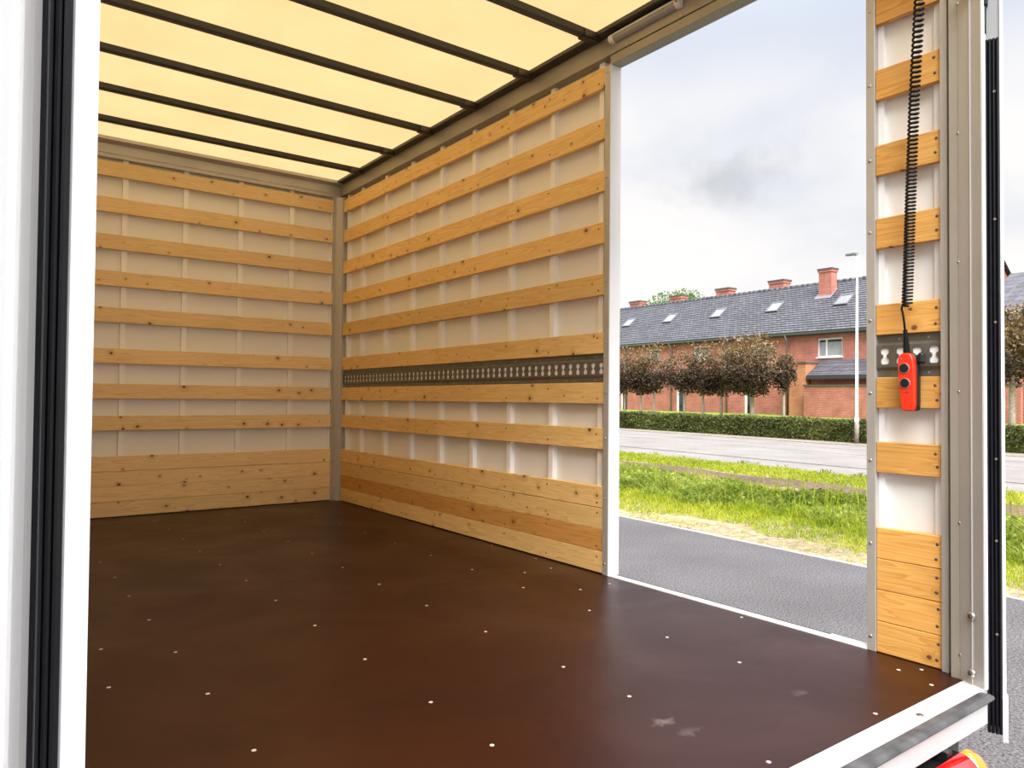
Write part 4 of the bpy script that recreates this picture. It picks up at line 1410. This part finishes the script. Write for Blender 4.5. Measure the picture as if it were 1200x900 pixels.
# skylights, laid into the slope
sdir = Vector((RX - FX, 0, RZ - EZ)).normalized()
for y in (25.08, 29.88, 34.5, 39.05, 43.5, 48.2):
    up_ = Vector((-sdir.z, 0, sdir.x))
    p0 = Vector((40.66, y - 0.44, EZ + (40.66 - FX) * sl_ + 0.02))
    fr = MB()
    gl = MB()

    def Q(u, v, h):
        return tuple(p0 + sdir * u + Vector((0, v, 0)) + up_ * h)
    LL, WW = 1.05, 0.88
    for (u0, u1, v0, v1) in ((0, 0.09, 0, WW), (LL - 0.09, LL, 0, WW), (0.09, LL - 0.09, 0, 0.08), (0.09, LL - 0.09, WW - 0.08, WW)):
        fr.add([Q(u0, v0, 0), Q(u1, v0, 0), Q(u1, v1, 0), Q(u0, v1, 0), Q(u0, v0, 0.12), Q(u1, v0, 0.12), Q(u1, v1, 0.12), Q(u0, v1, 0.12)],
               [(0, 1, 2, 3), (4, 5, 6, 7), (0, 1, 5, 4), (1, 2, 6, 5), (2, 3, 7, 6), (3, 0, 4, 7)])
    gl.add([Q(0.07, 0.06, 0.09), Q(LL - 0.07, 0.06, 0.09), Q(LL - 0.07, WW - 0.06, 0.09), Q(0.07, WW - 0.06, 0.09)], [(0, 1, 2, 3)])
    ss = in_row('skylight', fr, M['zinc'])
    put('pane', gl, M['skyglass'], ss)


def chimney(x, y, w_, d_, z0, z1, name='chimney'):
    mb = MB().box((x - d_ / 2, y - w_ / 2, z0), (x + d_ / 2, y + w_ / 2, z1))
    mb.box((x - d_ / 2 - 0.05, y - w_ / 2 - 0.05, z1 - 0.22), (x + d_ / 2 + 0.05, y + w_ / 2 + 0.05, z1 - 0.08))
    c = in_row(name, mb, M['brick'])
    put('chimney_cap', MB().box((x - d_ / 2 - 0.08, y - w_ / 2 - 0.08, z1 - 0.08), (x + d_ / 2 + 0.08, y + w_ / 2 + 0.08, z1 + 0.02)), M['coping'], c)
    return c


for y, zt in ((45.05, 9.50), (40.5, 9.50), (35.9, 9.55), (31.3, 9.58), (50.2, 9.5)):
    chimney(43.5, y, 1.15, 0.75, RZ - 0.6, zt)
bc = chimney(42.0, 26.75, 0.85, 0.60, 7.9, 9.62)
p0 = Vector((41.4, 26.2, EZ + (41.4 - FX) * sl_ + 0.07))
put('lead_flashing', MB().add([p0, p0 + Vector((0, 1.15, 0)), p0 + sdir * 1.1 + Vector((0, 1.15, 0)), p0 + sdir * 1.1], [(0, 1, 2, 3)]), M['lead'], bc)

# flat-topped brick annex, walled yard and lean-to in front of the row
an = MB().box((37.4, 25.2, 0.2), (FX, 26.25, 3.58))
anx = in_row('annex', an, M['brick_orange'], label='flat-topped orange brick annex')
put('annex_coping', MB().box((37.34, 25.14, 3.58), (FX, 26.31, 3.66)), M['coping'], anx)
le = MB()
for k in range(9):
    f0, f1 = k / 9, (k + 1) / 9
    xa, za, xb, zb = 37.45 + 1.55 * f0, 2.86 + 0.95 * f0, 37.45 + 1.55 * f1, 2.86 + 0.95 * f1
    le.add([(xa, 19.5, za + 0.04), (xa, 25.15, za + 0.04), (xb, 25.15, zb), (xb, 19.5, zb), (xa, 19.5, za - 0.03), (xa, 25.15, za - 0.03)], [(0, 1, 2, 3), (4, 5, 1, 0)])
lean = in_row('lean_to_roof', le, M['tile'], label='grey tiled lean-to roof beside the annex')
put('fascia', MB().box((37.40, 19.5, 2.66), (37.48, 25.15, 2.86)), M['dark_trim'], lean)
in_row('lean_to_wall', MB().box((37.8, 19.6, 0.3), (FX, 25.1, 2.7)), M['brick'])
gw = in_row('yard_wall', MB().box((36.9, 14.2, 0.2), (37.1, 24.95, 2.26)), M['brick'], label='red brick yard wall')
put('wall_coping', MB().box((36.85, 14.15, 2.26), (37.15, 25.0, 2.34)), M['coping'], gw)

# lower linking range and the hipped house beyond the rear post
hh = empty('hipped_house', None, 'brick house with steep hipped grey roof beyond the open door edge', 'building', mw=OUT)
put('wall', MB().box((38.2, 4.0, 0.2), (46.2, 16.6, 5.3)), M['brick'], hh)
hr = MB()
x0_, x1_, ya_, yb_, ze, zr = 37.9, 46.5, 3.6, 17.0, 5.25, 9.9
ri = 4.3
hr.add([(x0_, ya_, ze), (x0_, yb_, ze), (x1_, yb_, ze), (x1_, ya_, ze), (x0_ + ri, ya_ + ri, zr), (x0_ + ri, yb_ - ri, zr)],
       [(0, 1, 5, 4), (1, 2, 5), (2, 3, 4, 5), (3, 0, 4), (0, 1, 2, 3)])
put('roof', hr, M['tile'], hh, label='steep grey hipped roof')
put('link_roof', MB().add([(38.6, 15.0, 5.5), (38.6, 17.1, 5.5), (43.2, 17.1, 8.2), (43.2, 15.0, 8.2), (47.5, 15, 5.5), (47.5, 17.1, 5.5)], [(0, 1, 2, 3), (3, 2, 5, 4)]), M['tile'], hh)

# ---------------------------------------------------------------- street lamp
sl0 = empty('street_lamp', None, 'tall white street lamp post before the hedge', 'street lamp', mw=OUT @ Matrix.Translation((25.2, 14.9, 0.0)))
put('pole', MB().tube([(0, 0, 0), (0, 0, 0.95), (0, 0, 0.96), (0, 0, 6.80)], [0.075, 0.075, 0.055, 0.035], 12), M['pole'], sl0)
put('base_sleeve', MB().tube([(0, 0, 0), (0, 0, 0.80)], 0.0765, 12), M['gutter_stone'], sl0, label='weathered grey-brown base sleeve')
hd = MB().tube([(0, -0.02, 6.78), (-0.02, 0.08, 6.84)], 0.035, 8)
hd.prism([(-0.12, 0.02), (0.10, 0.02), (0.10, 0.36), (0.04, 0.42), (-0.06, 0.42), (-0.12, 0.36)], 6.83, 6.89, 'z')
put('lamp_head', hd, M['zinc'], sl0, label='flat grey lamp head')
